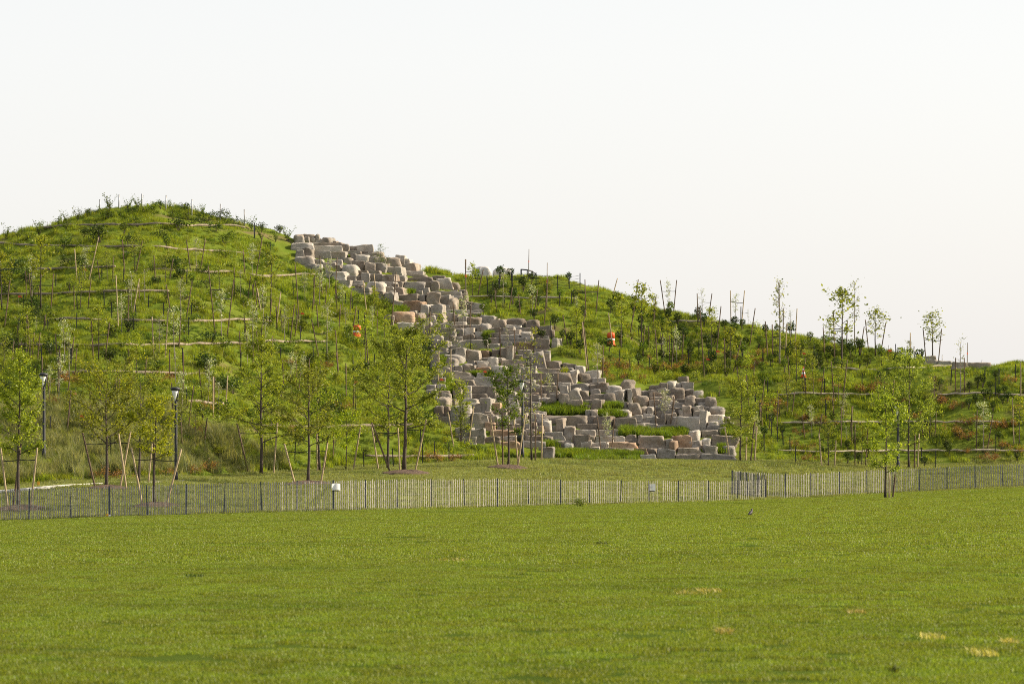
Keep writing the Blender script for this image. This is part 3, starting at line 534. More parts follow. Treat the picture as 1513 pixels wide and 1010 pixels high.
for n,(v,kd,xt,yb,ytp,wf,stk) in enumerate(SP):
    x,y,_,yt2=Zo(v,xt,yb,xt,ytp); p=hit(x,y,150); H=max(.8,(y-yt2)/F*p.y); tr,cr,lm=variant(kd,n%5); s=H/2.55; wf=1+(wf-1)*.45
    e=put_tree('sapling',tr,cr,p,'sapling',None,n*1.3,(s*wf if s<1.3 else s*.8*wf,)*2+(s,),'saplings planted on the hillside',M['barkpale'] if kd in('silver','sparse') else M['bark'],M[lm])
    later(e,KD[kd],x,(y+yt2)/2); SAPXY.append((p.x,p.y))
    for (a,b,c,d_) in stk:
        a,b,c,d_=Zo(v,a,b,c,d_); q=hit(a,b,150); tp=world(c,d_,q.y); st=abs(q.y-p.y)<1.2 and abs(q.x-p.x)<1.6
        stake(q,tp,M['stake'] if (n%6) else M['stakepale'],desc='wooden tree stake',strap_to=(p.x,p.y,0) if st else None,rad=.034,pxpy=(c,d_),strap_t=.66)
_r=random.Random(91)
for (n_,xr,yr,y_off) in ((26,(0,570),(400,640),0),(14,(700,1500),(0,1),1)):
    k_=0
    while k_<n_:
        x=_r.uniform(*xr); y=_r.uniform(*yr) if not y_off else _r.uniform(float(np.interp(x,LX,sky))+45,650); p=hit(x,y,150)
        if in_rocks(p.x,p.y,.6) or any((p.x-a)**2+((p.y-b)*.5)**2<.8 for a,b in SAPXY): continue
        kd=_r.choice(['silver','silver','dark','green','sparse']); tr,cr,lm=variant(kd,_r.randrange(5)); H=_r.uniform(1.7,2.7); s_=H/2.55; SAPXY.append((p.x,p.y)); k_+=1
        put_tree('sapling',tr,cr,p,'sapling',None,_r.uniform(0,6),(s_,s_,s_),'saplings planted on the hillside',M['barkpale'] if kd in('silver','sparse') else M['bark'],M[lm],_r.uniform(-4,4)); later(put_tree.last,KD[kd],x,y-25)
        for sd in (-1,1):
            q=Vector((p.x+sd*_r.uniform(.3,.45),p.y+_r.uniform(-.2,.2),0)); q.z=float(zxy(q.x,q.y)); tp=q+Vector((sd*_r.uniform(.02,.22),0,_r.uniform(1.35,1.9))); a_,b_=pix(tp); stake(q,tp,M['stake'],desc='wooden tree stake',strap_to=(p.x,p.y,0),rad=.03,pxpy=(a_,b_),strap_t=.7)
# ------------------------------------------------------------------ short black posts
pm=MB(); pm.box((0,0,.35),(.05,.035,1.3)); pm.box((0,-.022,.35),(.014,.012,1.3)); pm.box((0,0,1.01),(.062,.045,.03)); PMD=pm.mesh('marker_post')
PO=[(1,v) for v in [(545,330),(438,590),(308,580),(560,560),(127,705),(427,700),(577,700),(683,560),(752,760),(618,755),(905,760),(1058,770),(265,840),(103,840),(423,815),(738,840),(1043,850),(1352,880),(1397,635),(1032,560),(1408,305),(230,1010),(327,1010),(393,1010),(935,1010),(1010,1010),(20,960),(172,590),(820,700)]]
PO+=[(2,v) for v in [(485,580),(560,680),(595,700),(240,760),(215,680),(527,600),(1273,495),(1302,505),(1336,490),(1365,570),(1408,470),(490,1000),(70,300),(200,520),(645,930),(130,880),(310,890),(1180,820)]]
PO+=[(3,v) for v in [(640,760),(750,760),(962,720),(1020,670),(1400,890),(1355,1005),(1330,950),(205,560),(250,390),(315,380),(930,600),(1260,700),(1375,700),(870,620),(580,720),(1120,560),(690,580),(1070,720)]]
PO+=[(4,v) for v in [(80,710),(183,695),(290,685),(392,685),(601,655),(706,660),(1092,630),(1277,620),(1358,625),(1450,615),(38,845),(70,860),(100,915),(135,950),(165,965),(203,1005),(60,1005),(333,490),(350,540),(400,820),(50,520),(210,470),(566,460),(585,470),(788,500),(1340,700),(880,600),(1010,660)]]
PO+=[(6,v) for v in [(590,640),(753,640),(980,580),(1060,610),(914,620),(208,600),(530,100),(900,520),(40,580)]]+[(8,v) for v in [(235,580),(400,330),(1340,520),(930,580),(1008,605)]]+[(5,v) for v in [(278,460),(393,80),(1030,310),(1118,410),(612,590),(855,60),(1330,100)]]
for n,(v,(a,b)) in enumerate(PO):
    x,y=Zo(v,a,b); p=hit(x,y,150); o=obj('marker_post',PMD,mat=M['black'],loc=p,rot=(R(random.uniform(-3,3)),R(random.uniform(-3,3)),random.uniform(-.4,.4)),scale=(1,1,random.uniform(.85,1.1)))
    tag(o,None,'post','short black posts on the slopes'); later(o,'short black post',x,y-9)
# summit poles
gm=MB(); gm.tube([(0,0,-.3),(0,0,.5),(0,0,1)],[.045,.045,.045],10); gm.lathe([(.05,1.0),(.05,1.02),(.02,1.035)],n=10); GMD=gm.mesh('summit_pole',True)
for n,(x,y0,y1) in enumerate([(109,312,322),(134,307,317),(147,293,310),(175.5,286,305),(209.5,287,307),(245,289,311),(283.5,295,318),(325.5,302,326),(361.5,310,334),(376,333,351),(1324,517,530),(1351,509,527),(1362,518,532),(1392,520,533),(1451,531,541),(1313,510,523),(1332,515,527),(34,337,343),(48,331,340),(60,330,338),(70,328,336),(78,328,335),(92,324,330)]):
    p=hit(x,y1,150); L=(y1-y0)/F*p.y; o=obj('ridge_pole',GMD,mat=M['galv'],loc=p,rot=(0,R(random.uniform(-2,2)),0),scale=(1 if L>.6 else .6,)*2+(L,)); tag(o,None,'pole','grey poles along the ridge line'); later(o,'grey metal pole',x,(y0+y1)/2)
for (x,y0,y1,l) in [(688,383,442,'tall pale survey pole on ridge left of the white boulders'),(781,368,412,'tallest thin pale pole behind the curved black railing'),(808,388,455,'tall thin pale pole right of the curved railing'),(1429,506,545,'tall thin pale pole above the low ridge wall')]:
    p=hit(x,y1,150); L=(y1-y0)/F*p.y; m=MB(); m.tube([(0,0,-.2),(.01,0,L*.5),(.03,0,L)],[.03,.028,.022],8); o=obj('survey_pole',m.mesh('survey_pole',True),mat=M['barkpale'],loc=p)
    m=MB(); m.tube([(.013,0,L*.55),(.015,0,L*.62)],[.033,.033],8); obj('orange_band',m.mesh('orange_band'),o,M['orange']); tag(o,l,'pole','tall pale survey poles')
# curved railing and post-and-wire fence at the middle ridge
e=obj('curved_railing',None,loc=hit(782,409,150)); tag(e,'black curved railing on the ridge beside the tallest pole','railing'); b0=e.location.copy()
cur=[world(770,398,b0.y)-b0,world(778,398.6,b0.y)-b0,world(786,400.5,b0.y+.3)-b0,world(792,405,b0.y+.6)-b0,world(793.5,411,b0.y+.7)-b0]
m=MB(); m.tube(cur,[.045]*5,8); obj('top_rail',m.mesh('top_rail',True),e,M['black'])
for k,(x,yt3) in enumerate([(770,398),(779,398.6),(786.5,400.8)]):
    a=world(x,yt3,b0.y)-b0; m=MB(); m.box((a.x,a.y,a.z-.4),(.1 if k==0 else .07,.07,.85)); obj('post',m.mesh('post'),e,M['black'])
e=obj('wire_fence',None,loc=hit(790,426,150)); tag(e,'black post and wire fence running just below the ridge','fence'); b0=e.location.copy()
WP=[(720,432,411),(738,426,409),(757,427,408),(774,427,408),(792,424,406),(808.5,426,408),(824,428,407),(841,427,407),(857,425,408)]; prev=None
for x,yb,ytp in WP:
    a=hit(x,yb,150); m=MB(); h=1.0; m.box((0,0,h/2-.1),(.06,.06,h+.2)); o=obj('post',m.mesh('post'),e,M['black']); o.location=a-b0
    if prev is not None:
        m=MB()
        for z in (.25,.45,.65,.85): m.tube([prev-b0+Vector((0,0,z)),(prev+a)/2-b0+Vector((0,0,z-.03)),a-b0+Vector((0,0,z))],[.009]*3,4)
        obj('wires',m.mesh('wires'),e,M['black'])
    prev=a
# ------------------------------------------------------------------ straw rolls along the contours
ROLLS=[('topmost straw roll under the summit',[(42,341),(70,337.5),(120,334.5),(160,336),(200,334.5),(240,337),(280,336),(330,334.5),(365,339)]),
('second straw roll from the top of the left slope',[(-30,360),(0,362),(40,364.5),(100,366),(150,367),(200,367),(250,369),(300,373),(360,376)]),
('third straw roll from the top of the left slope',[(-30,402),(0,401),(50,400),(110,397.5),(170,398.5)]),
('straw roll right of the third one on the left slope',[(215,401),(260,403),(310,404),(350,407),(400,410)]),
('faint straw roll in the middle of the left slope',[(0,437),(60,437.5),(100,436),(180,434),(250,433)]),
('long straw roll across the middle of the left slope',[(70,473),(120,474.5),(180,477),(230,478),(290,478),(350,476),(400,473)]),
('straw roll below the long middle one',[(0,511),(60,513),(100,513),(170,513.5),(240,513),(300,512),(390,510)]),
('short straw roll above the larger lamp',[(85,552),(140,553.5),(200,553.5),(260,556),(310,554)]),
('lowest straw roll of the left slope',[(180,594),(230,596),(300,597),(330,598)]),
('straw roll left of the upper cascade',[(380,412),(420,409),(465,407)]),
('straw roll beside the left traffic drum',[(380,508),(420,507),(480,506)]),
('straw roll near the foot left of the cascade',[(540,678),(580,678),(640,677),(700,676)]),
('straw roll behind the densest tree crown',[(380,634),(450,634),(540,632),(610,630)]),
('straw roll right of the cascade on upper slope',[(695,441),(720,440.5),(760,441),(800,443),(850,444)]),
('straw roll above the right traffic drum',[(985,477),(1020,478),(1060,478)]),
('straw roll below the traffic cone',[(1150,586),(1200,584),(1250,586),(1290,586)]),
('straw roll right of the traffic cone',[(1230,546.5),(1270,546),(1310,549),(1340,549),(1370,546),(1400,543),(1450,540)]),
('straw roll under the round dark shrubs',[(1385,586),(1420,584),(1460,585),(1513,586),(1560,588)]),
('long straw roll across the middle of right slope',[(1150,627),(1200,628),(1280,626),(1350,625),(1430,627),(1513,625),(1560,626)]),
('lowest straw roll of the right slope',[(1150,668),(1200,671),(1270,670),(1330,668),(1360,668),(1430,669),(1513,668),(1560,668)])]
for nm,pl in ROLLS:
    xs_=np.arange(pl[0][0],pl[-1][0]+.1,5.0); ys_=np.interp(xs_,[a for a,_ in pl],[b for _,b in pl])
    pts=[hit(a,b+float(vn(a,b,12,5))*1.5-.7,150) for a,b in zip(xs_,ys_)]
    sm=lambda v,n:np.convolve(np.pad(v,n,mode='edge'),np.ones(2*n+1)/(2*n+1),'valid')
    dp=sm(np.array([q.y for q in pts]),5); zp=sm(np.array([float(zat(a,d_)) for a,d_ in zip(xs_,dp)]),5)
    P=[Vector(((a-CX)/F*d_,d_,z_+.10+.08*float(vn(a,7.,14,4)))) for a,d_,z_ in zip(xs_,dp,zp)]
    b0=P[len(P)//2].copy(); m=MB(); m.tube([q-b0 for q in P],[float((.075 if pl[0][0]<690 else .056)*(1+.5*(vn(i*1.,3.,2.2,6)-.5))) for i in range(len(P))],8)
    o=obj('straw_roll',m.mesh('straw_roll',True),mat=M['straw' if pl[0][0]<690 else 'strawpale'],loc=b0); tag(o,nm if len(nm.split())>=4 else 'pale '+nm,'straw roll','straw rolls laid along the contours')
# ------------------------------------------------------------------ shrubs
def shrub_variant(kind,i):
    k=('shrub'+kind,i)
    if k in VAR: return VAR[k]
    r=np.random.default_rng(hash_(kind)+i*13); 
    if kind=='round':   # tight evergreen ball on a short stem
        n=260; d=r.normal(size=(n,3)); d/=np.linalg.norm(d,axis=1)[:,None]; rad=.25*(.72+.4*vn(d[:,0]*3+9*i,d[:,2]*3+d[:,1]*3,1.0,i))[:,None]*r.uniform(.55,1.08,(n,1)); C=d*rad*np.array([1,1,1.05])+np.array([0,0,.5]); ls=.085
    elif kind=='bush':
        n=330; m=9; cs=r.normal(size=(m,3))*np.array([.22,.22,.12])+np.array([0,0,.3]); idx=r.integers(0,m,n); C=cs[idx]+r.normal(size=(n,3))*.105; C[:,2]=np.abs(C[:,2]); ls=.085
    elif kind=='red':
        n=300; m=8; cs=r.normal(size=(m,3))*np.array([.26,.24,.10])+np.array([0,0,.26]); idx=r.integers(0,m,n); C=cs[idx]+r.normal(size=(n,3))*.10; C[:,2]=np.abs(C[:,2]); ls=.075
    else: # sprig: upright shoots
        m=14; n=240; az=r.uniform(0,6.28,m); dr=np.stack([np.cos(az)*.5,np.sin(az)*.5,np.ones(m)],1)*r.uniform(.4,.95,(m,1)); idx=r.integers(0,m,n); C=dr[idx]*r.uniform(.2,1,(n,1))+r.normal(size=(n,3))*.045; ls=.08
    V,Fq,tn=leaf_quads(C,ls,r,up=.3); cr=mesh_np('foliage',V,Fq,False,tn)
    mb=MB(); 
    for j in range(5):
        q=C[r.integers(0,len(C))]; mb.tube([(0,0,-.1),tuple(q*np.array([.4,.4,.5])),tuple(q)],[.016,.011,.004],4,False)
    st=mb.mesh('stem'); VAR[k]=(st,cr,None); return VAR[k]
SH=[]; 
def add_shrub(kind,x,y,s,lm,desc,grp,name,far=True):
    p=hit(x,y,150); p.z+=.07
    if in_rocks(p.x,p.y,.12): return False
    st,cr,_=shrub_variant(kind,random.randrange(6)); 
    e=obj(name,None,loc=p,rot=(0,0,random.uniform(0,6.28)),scale=(s*random.uniform(.9,1.15),s*random.uniform(.9,1.15),s*random.uniform(.85,1.15)))
    cr2=cr
    key=(cr.name,lm)
    if key not in VAR:
        c=cr.copy(); c.materials.clear(); c.materials.append(M[lm]); VAR[key]=c
    obj('stem',st,e,M['bark']); obj('foliage',VAR[key],e); tag(e,None,'shrub',grp); later(e,desc,x,y-4); SH.append((x,y)); return True
G1='rounded evergreen shrubs on the slopes'; G2='leafy green shrubs on the slopes'; G3='reddish shrubs on the slopes'
dk=[(1240,158),(1268,153),(1310,173),(1195,186),(1340,123),(1355,208),(1390,198),(1407,238),(1377,246),(1275,225),(1305,223),(1190,271),(1228,253),(1325,288),(1030,163),(1357,453),(1460,568),(1065,503),(1080,533),(520,503),(520,578),(580,578),(945,593),(300,353),(100,363),(565,490),(700,115),(745,120),(60,440),(820,210),(160,430)]
rd=[(1030,250),(1055,250),(1105,278),(1152,270),(1175,362),(1225,368),(1345,384),(1393,379),(1440,374),(1120,418),(1140,430),(1190,445),(1375,493),(1330,558),(1285,558),(1460,518),(270,345),(375,365),(260,418),(240,495),(285,503),(300,563),(590,185),(630,190),(660,185),(125,252),(150,272),(425,245),(1165,523),(310,340)]
for a,b in dk: x,y=Zo(8,a,b+7); add_shrub('round',x,y,random.uniform(.78,.95),'leafD','rounded dark shrub',G1,'evergreen_shrub')
for a,b in rd: x,y=Zo(8,a,b+6); add_shrub('red',x,y,random.uniform(.8,1.1),'leafR','rusty red shrub',G3,'red_shrub')
for a,b in [(350,165),(400,165),(380,150),(430,175),(260,290),(1130,320),(650,690),(570,695),(925,680),(1080,670),(1130,655),(1060,450),(850,170),(900,160)]: x,y=Zo(5,a,b+8); add_shrub('red',x,y,random.uniform(.8,1.1),'leafR','rusty red shrub',G3,'red_shrub')
for a,b in [(190,70),(360,90),(400,80),(470,320),(995,600),(1075,600),(930,590),(205,450)]: x,y=Zo(6,a,b+8); add_shrub('red',x,y,random.uniform(.8,1.0),'leafR','rusty red shrub',G3,'red_shrub')
def scatter(n,xr,yf_,md,kinds,seed):
    r=random.Random(seed); k=0; t=0
    while k<n and t<n*40:
        t+=1; x=r.uniform(*xr); ya,yb=yf_(x); y=r.uniform(ya,yb)
        if any(abs(x-a)<md and abs(y-b)<md*.55 for a,b in SH): continue
        c=r.random()
        for w,a in kinds:
            if c<w: ok=add_shrub(a[0],x,y,r.uniform(*a[1]),*a[2:]); k+=ok; break
            c-=w
D=('round',(1.0,1.35),'leafD','rounded dark shrub',G1,'evergreen_shrub'); D2=('round',(.9,1.25),'leafD2','rounded olive shrub',G1,'evergreen_shrub')
B=('bush',(.7,1.1),'leafB','leafy green shrub',G2,'leafy_shrub'); B2=('bush',(.6,1.0),'leafD2','leafy olive shrub',G2,'leafy_shrub'); RR=('red',(.7,1.0),'leafR','rusty red shrub',G3,'red_shrub')
SPR=('sprig',(.8,1.2),'leafD2','upright leafy shrub',G2,'leafy_shrub'); SPY=('bush',(.6,.9),'leafY','bright green shrub',G2,'leafy_shrub')
skyf=lambda x:float(np.interp(x,LX,sky)); benf=lambda x:float(np.interp(x,LX,by))
scatter(24,(890,1130),lambda x:(benf(x)-34,benf(x)-6),9,[(1,RR)],1)
scatter(140,(690,1370),lambda x:(skyf(x)+3,benf(x)-4),11,[(.52,D),(.24,D2),(.16,B),(.08,SPY)],2)
scatter(40,(900,1300),lambda x:(benf(x)-45,benf(x)-2),9,[(.5,B),(.3,B2),(.2,D2)],3)
scatter(34,(1120,1513),lambda x:(benf(x)+12,684),15,[(.4,B),(.25,D2),(.2,SPR),(.15,RR)],4)
scatter(185,(0,640),lambda x:(skyf(x)+22,640),12,[(.36,('bush',(.9,1.6),'leafD2','leafy olive shrub',G2,'leafy_shrub')),(.24,('bush',(.9,1.7),'leafD','dark leafy shrub',G2,'leafy_shrub')),(.12,B),(.16,D2),(.12,SPR)],5)
scatter(62,(230,700),lambda x:(560,678),12,[(.45,B),(.3,SPY),(.25,B2)],6)
scatter(26,(150,420),lambda x:(skyf(x)+1,skyf(x)+24),9,[(.55,SPR),(.45,('bush',(.9,1.3),'leafD','dark spreading shrub',G2,'leafy_shrub'))],7)
scatter(18,(0,430),lambda x:(skyf(x)+1,skyf(x)+14),12,[(.6,SPR),(.4,B2)],8)
# ------------------------------------------------------------------ street lamps
def lamp(px,py,top,label,scale=1.0):
    p=hit(px,py,130) if py<730 else hit(px,py,120); h=(py-top)/F*p.y
    e=obj('street_lamp',None,loc=p); tag(e,label,'street lamp','street lamps with cone diffusers')
    m=MB(); m.lathe([(.10,-.1),(.10,.35),(.075,.42),(.065,h-.75),(.05,h-.62)],n=14); obj('pole',m.mesh('pole',True),e,M['lamppost'])
    m=MB(); c=Vector((-.07,0,0)); m.lathe([(.03,h-.66),(.06,h-.52),(.12,h-.3),(.16,h-.13)],(-.05,0,0),18); obj('diffuser',m.mesh('diffuser',True),e,M['white'])
    m=MB(); m.lathe([(.16,h-.15),(.225,h-.12),(.235,h-.06),(.20,h-.01),(.10,h+.015)],(-.03,0,0),20); obj('hood',m.mesh('hood',True),e,M['lamppost'])
    m=MB(); m.tube([(0,0,h-.8),(.07,.0,h-.5),(.12,0,h-.14)],[.05,.035,.03],8); obj('arm',m.mesh('arm',True),e,M['lamppost']); return e
lamp(260,710,572,'nearer black street lamp with white cone, right of bright leaved tree')
lamp(65,678,551,'black street lamp farther back above the left meadow')
lamp(772,676,561,'street lamp half hidden by trees before the stone cascade')
lamp(1327,693,596,'street lamp hidden in the fuller pale tree on the right')
# dark bag hung on the third lamp post
p=hit(772,676,130); m=MB(); m.lathe([(.06,0),(.17,.08),(.19,.28),(.14,.5),(.05,.62)],n=12); tag(obj('litter_bag',m.mesh('litter_bag',True),mat=M['black'],loc=(p.x-.13,p.y-.2,float(zxy(p.x,p.y-.2))+.9)),'black bag hung on the lamp before the cascade','bag')
# ------------------------------------------------------------------ traffic drums and cone
def drum(px,py,h_px,label):
    p=hit(px,py,150); h=h_px/F*p.y; r=h*.33; e=obj('traffic_drum',None,loc=p,rot=(0,R(3),0)); tag(e,label,'traffic drum','orange and white traffic drums')
    m=MB(); m.lathe([(r*1.25,0),(r*1.25,h*.06),(r,.07*h),(r,h*.40)],n=20); m.lathe([(r*.97,h*.55),(r*.90,h*.93),(r*.8,h),(r*.3,h*1.01)],n=20); obj('barrel',m.mesh('barrel',True),e,M['orange'])
    for a,b,q in((.40,.55,.985),):
        m=MB(); m.lathe([(r*q*1.01,h*a),(r*q*.99,h*b)],n=20); obj('reflective_band',m.mesh('reflective_band',True),e,M['reflect'])
    m=MB(); m.tube([(-r*.35,0,h),(-r*.3,0,h*1.08),(r*.3,0,h*1.08),(r*.35,0,h)],[.015]*4,6); obj('handle',m.mesh('handle'),e,M['orange'])
drum(527,499,18.5,'orange traffic drum on the left slope beside the cascade'); drum(902,510,18.5,'orange traffic drum on the upper right slope')
p=hit(1187,557,150); e=obj('traffic_cone',None,loc=p); tag(e,'orange and white traffic cone on the right slope track','traffic cone'); h=15/F*p.y
for nm,prof,mt in (('base',[(.2,0),(.2,.04)],'orange'),('body',[(.14,.04),(.12,h*.28)],'orange'),('band',[(.12,h*.28),(.095,h*.5)],'reflect'),('body_ring',[(.095,h*.5),(.07,h*.66)],'orange'),('band',[(.07,h*.66),(.05,h*.82)],'reflect'),('tip',[(.05,h*.82),(.03,h)],'orange')):
    m=MB(); m.lathe(prof,n=16); obj(nm,m.mesh(nm,nm!='base'),e,M[mt])
# small survey flags
for n,(v,a,b) in enumerate([(1,100,690),(1,457,540),(2,240,670),(3,1060,735),(3,1115,690),(5,400,300),(6,537,230),(6,1008,215),(6,1250,170),(4,745,500),(4,270,515),(5,440,430)]):
    x,y=Zo(v,a,b); p=hit(x,y,150); m=MB(); m.tube([(0,0,-.1),(0,0,.75)],[.012,.010],5); o=obj('survey_flag',m.mesh('survey_flag'),mat=M['barkpale'],loc=p); m=MB(); m.box((.09,0,.68),(.18,.012,.12)); m.box((.2,.006,.655),(.07,.01,.08),ry=.4); obj('flag',m.mesh('flag'),o,M['orange']); tag(o,None,'flag','small orange survey flags'); later(o,'small orange survey flag',x,y-8)
# ------------------------------------------------------------------ slat fences
def fence_run(root,posts,hf,mat,sp,seed,extra=1.0,z0=None):
    """posts: list of world points on the ground"""
    r=random.Random(seed); b0=root.location
    for i,a in enumerate(posts):
        h=hf(pix(a)[0]) if callable(hf) else hf; m=MB(); m.box((0,0,h/2-.12),(.035,.045,h+.34),ry=0); m.box((0,-.025,h/2-.12),(.045,.012,h+.34)); o=obj('post',root_post(m),root,M['fpost']); o.location=Vector(a)-b0; o.rotation_euler=(R(r.uniform(-2,2)),R(r.uniform(-2.2,2.2)),0)
    for a,b in zip(posts[:-1],posts[1:]):
        h=hf(pix(a)[0]) if callable(hf) else hf; a=Vector(a);b=Vector(b); L=(b-a).length; n=max(2,int(abs(pix(b)[0]-pix(a)[0])/sp)); m=MB(); d=(b-a).normalized(); rz=math.atan2(d.y,d.x)
        for k in range(n):
            t=(k+.5+r.uniform(-.15,.15))/n; q=a.lerp(b,t); z=float(zxy(q.x,q.y)); hh=h*r.uniform(.965,1.03)
            m.box((q.x-b0.x,q.y-b0.y-.03,z-b0.z+hh/2+r.uniform(0,.03)),(r.uniform(.026,.040)*extra,.009,hh),rz=rz+r.gauss(0,.16),ry=r.uniform(-.018,.018))
        for zz_ in (.1,.35,.62,.9,1.12):
            m.tube([(a.x-b0.x,a.y-b0.y-.04,a.z-b0.z+zz_*h/1.2),((a.x+b.x)/2-b0.x,(a.y+b.y)/2-b0.y-.04,float(zxy((a.x+b.x)/2,(a.y+b.y)/2))-b0.z+zz_*h/1.2-.01),(b.x-b0.x,b.y-b0.y-.04,b.z-b0.z+zz_*h/1.2)],[.003]*3,3)
        obj('slat_panel',m.mesh('slat_panel'),root,mat)
def root_post(m): return m.mesh('post')
def gpt(px,off=0):
    Y=float(np.interp(px,LX,Yf))+off; x=(px-CX)/F*Y; return Vector((x,Y,float(zat(px,Y))))
px1=[-95,-50,-5,43,105,162,218,275,331,387,439,493,540,587,637,686,735,781,828,871,917,959,1002,1047,1090,1131]
A=[gpt(x) for x in px1]; e=obj('slat_fence',None,loc=A[12]); tag(e,'long weathered slat snow fence along the lawn, left of the gap','fence'); fence_run(e,A,lambda x:float(np.interp(x,[700,1040],[1.2,.98])),M['slat'],2.8,1)
Bp=[gpt(x,float(np.interp(x,[1081,1160],[3.2,.6]))) for x in [1081,1121,1160,1198,1240,1281,1318,1358,1399,1441,1482,1524,1566,1610]]; e=obj('slat_fence',None,loc=Bp[5]); tag(e,'weathered slat snow fence continuing behind on the right','fence'); fence_run(e,Bp,1.2,M['slat'],2.5,2)
Cp=[gpt(1081,3.2)-Vector((0,.2,0)),gpt(1094,2.4),gpt(1104,1.8),gpt(1118,1.0),gpt(1130,.3)]; e=obj('slat_fence',None,loc=Cp[2]); tag(e,'short dark return fence doubling back at the gap','fence'); fence_run(e,Cp,1.2,M['slatdark'],1.9,3,1.2)
# pale end slat
q=gpt(1132,0); m=MB(); m.box((0,-.05,.58),(.07,.04,1.22)); tag(obj('end_board',m.mesh('end_board'),mat=M['stakepale'],loc=q),'pale wooden end board where the left fence stops','board')
# notices on the fence
def notice(px,y0,y1,w_px,curl,label):
    q=gpt(px); Y=q.y-.12; a=world(px,(y0+y1)/2,Y); w=w_px/F*Y; h=(y1-y0)/F*Y; m=MB(); n=8; V=[]
    for i in range(n+1):
        t=i/n; yy=-curl*math.sin(math.pi*t)*.10; 
        for s in(0,1): V.append((w*(t-.5)+(.02 if s and curl else 0),yy-(curl*.03*s),h*(.5-s)*(1-(.06*math.sin(math.pi*t)*curl if s==0 else 0))))
    Fc=[(2*i,2*i+1,2*i+3,2*i+2) for i in range(n)]; m.add(V,Fc)
    o=obj('notice_sheet',m.mesh('notice_sheet'),mat=M['sheet'],loc=a,rot=(R(-14),0,0)); tag(o,label,'notice','white notices fixed to the fence')
    m=MB(); m.box((0,-.015,-h/2-.01),(w*.8,.03,.035)); obj('lower_batten',m.mesh('lower_batten'),o,M['black'])
    if not curl:
        m=MB()
        for k,(zt,ww) in enumerate([(.28,.5),(.16,.62),(.06,.55),(-.04,.6),(-.14,.4)]): m.box((-.01*k,-.006,h*zt),(w*ww,.004,h*.018))
        obj('printed_lines',m.mesh('printed_lines'),o,M['galv'])
notice(496,714,724.5,12.5,1,'white curled notice sheet on the left fence'); notice(963,714.5,725,10.5,0,'flat white notice with faint print on the middle fence')
# ------------------------------------------------------------------ kerb + path on the left
kp=[(-60,731),(-20,729),(20,726.5),(60,721),(110,716.5),(150,713.5),(190,711.8),(235,710.5),(270,710)]
kx=np.arange(-60,271,6.); ky=np.interp(kx,[a for a,_ in kp],[b for _,b in kp])
P=[]
for a,b in zip(kx,ky): P.append(hit(a,b+1.5,137))
dp=np.array([q.y for q in P]); dp=np.convolve(np.pad(dp,4,mode='edge'),np.ones(9)/9,'valid'); P=[Vector(((a-CX)/F*d_,d_,float(zat(a,d_)))) for a,d_ in zip(kx,dp)]
V=[];Fc=[]
for q in P:
    kh=float(np.interp(pix(q)[0],[-60,20,120,270],[.19,.17,.085,.03]))
    for dy,dz in((0,-.15),(0,kh-.02),(.04,kh),(.26,kh),(.26,-.15)): V.append((q.x,q.y+dy,q.z+dz))
for i in range(len(P)-1):
    for k in range(4): Fc.append((i*5+k,i*5+k+1,i*5+5+k+1,i*5+5+k))
m=MB(); m.add(V,Fc); tag(obj('path_kerb',m.mesh('path_kerb'),mat=M['concrete']),'pale kerb curving behind the left fence',None,None,'structure')
V=[];Fc=[]
for q in P:
    for dy in(.26,1.2,2.4): V.append((q.x,q.y+dy,max(q.z+.06,float(zxy(q.x,q.y+dy))+.02)))
for i in range(len(P)-1):
    for k in range(2): Fc.append((i*3+k,i*3+k+1,i*3+4+k,i*3+3+k))
m=MB(); m.add(V,Fc); tag(obj('path',m.mesh('path'),mat=M['path']),'narrow path behind the pale kerb',None,None,'structure')
# ------------------------------------------------------------------ lawn details
p=hit(853,749,60); st,cr,_=shrub_variant('bush',9); c=cr.copy(); c.materials.clear(); c.materials.append(M['leafD2']); e=obj('tumbled_bush',None,loc=p,scale=(.62,.62,.75)); obj('foliage',c,e); obj('stem',st,e,M['bark']); tag(e,'small olive brown bush on the lawn against the fence','bush')
q=gpt(162,-.3); m=MB(); m.box((0,0,.05),(.10,.06,.10),rz=.4,rx=.3); o=obj('litter_scrap',m.mesh('litter_scrap'),mat=M['white'],loc=q); m=MB(); m.box((-.09,0,.09),(.09,.05,.08),rz=-.3,ry=.4); obj('orange_end',m.mesh('orange_end'),o,M['flagy']); tag(o,'small orange and white litter scrap at the left fence foot','litter')
p=hit(56,720,137); m=MB(); m.tube([(0,0,-.1),(0,0,.28)],[.01,.01],5); o=obj('survey_flag',m.mesh('survey_flag'),mat=M['barkpale'],loc=p); m=MB(); m.box((.02,0,.2),(.12,.012,.17)); obj('flag',m.mesh('flag'),o,M['flagy']); tag(o,'small yellow marker flag behind the pale kerb','flag')
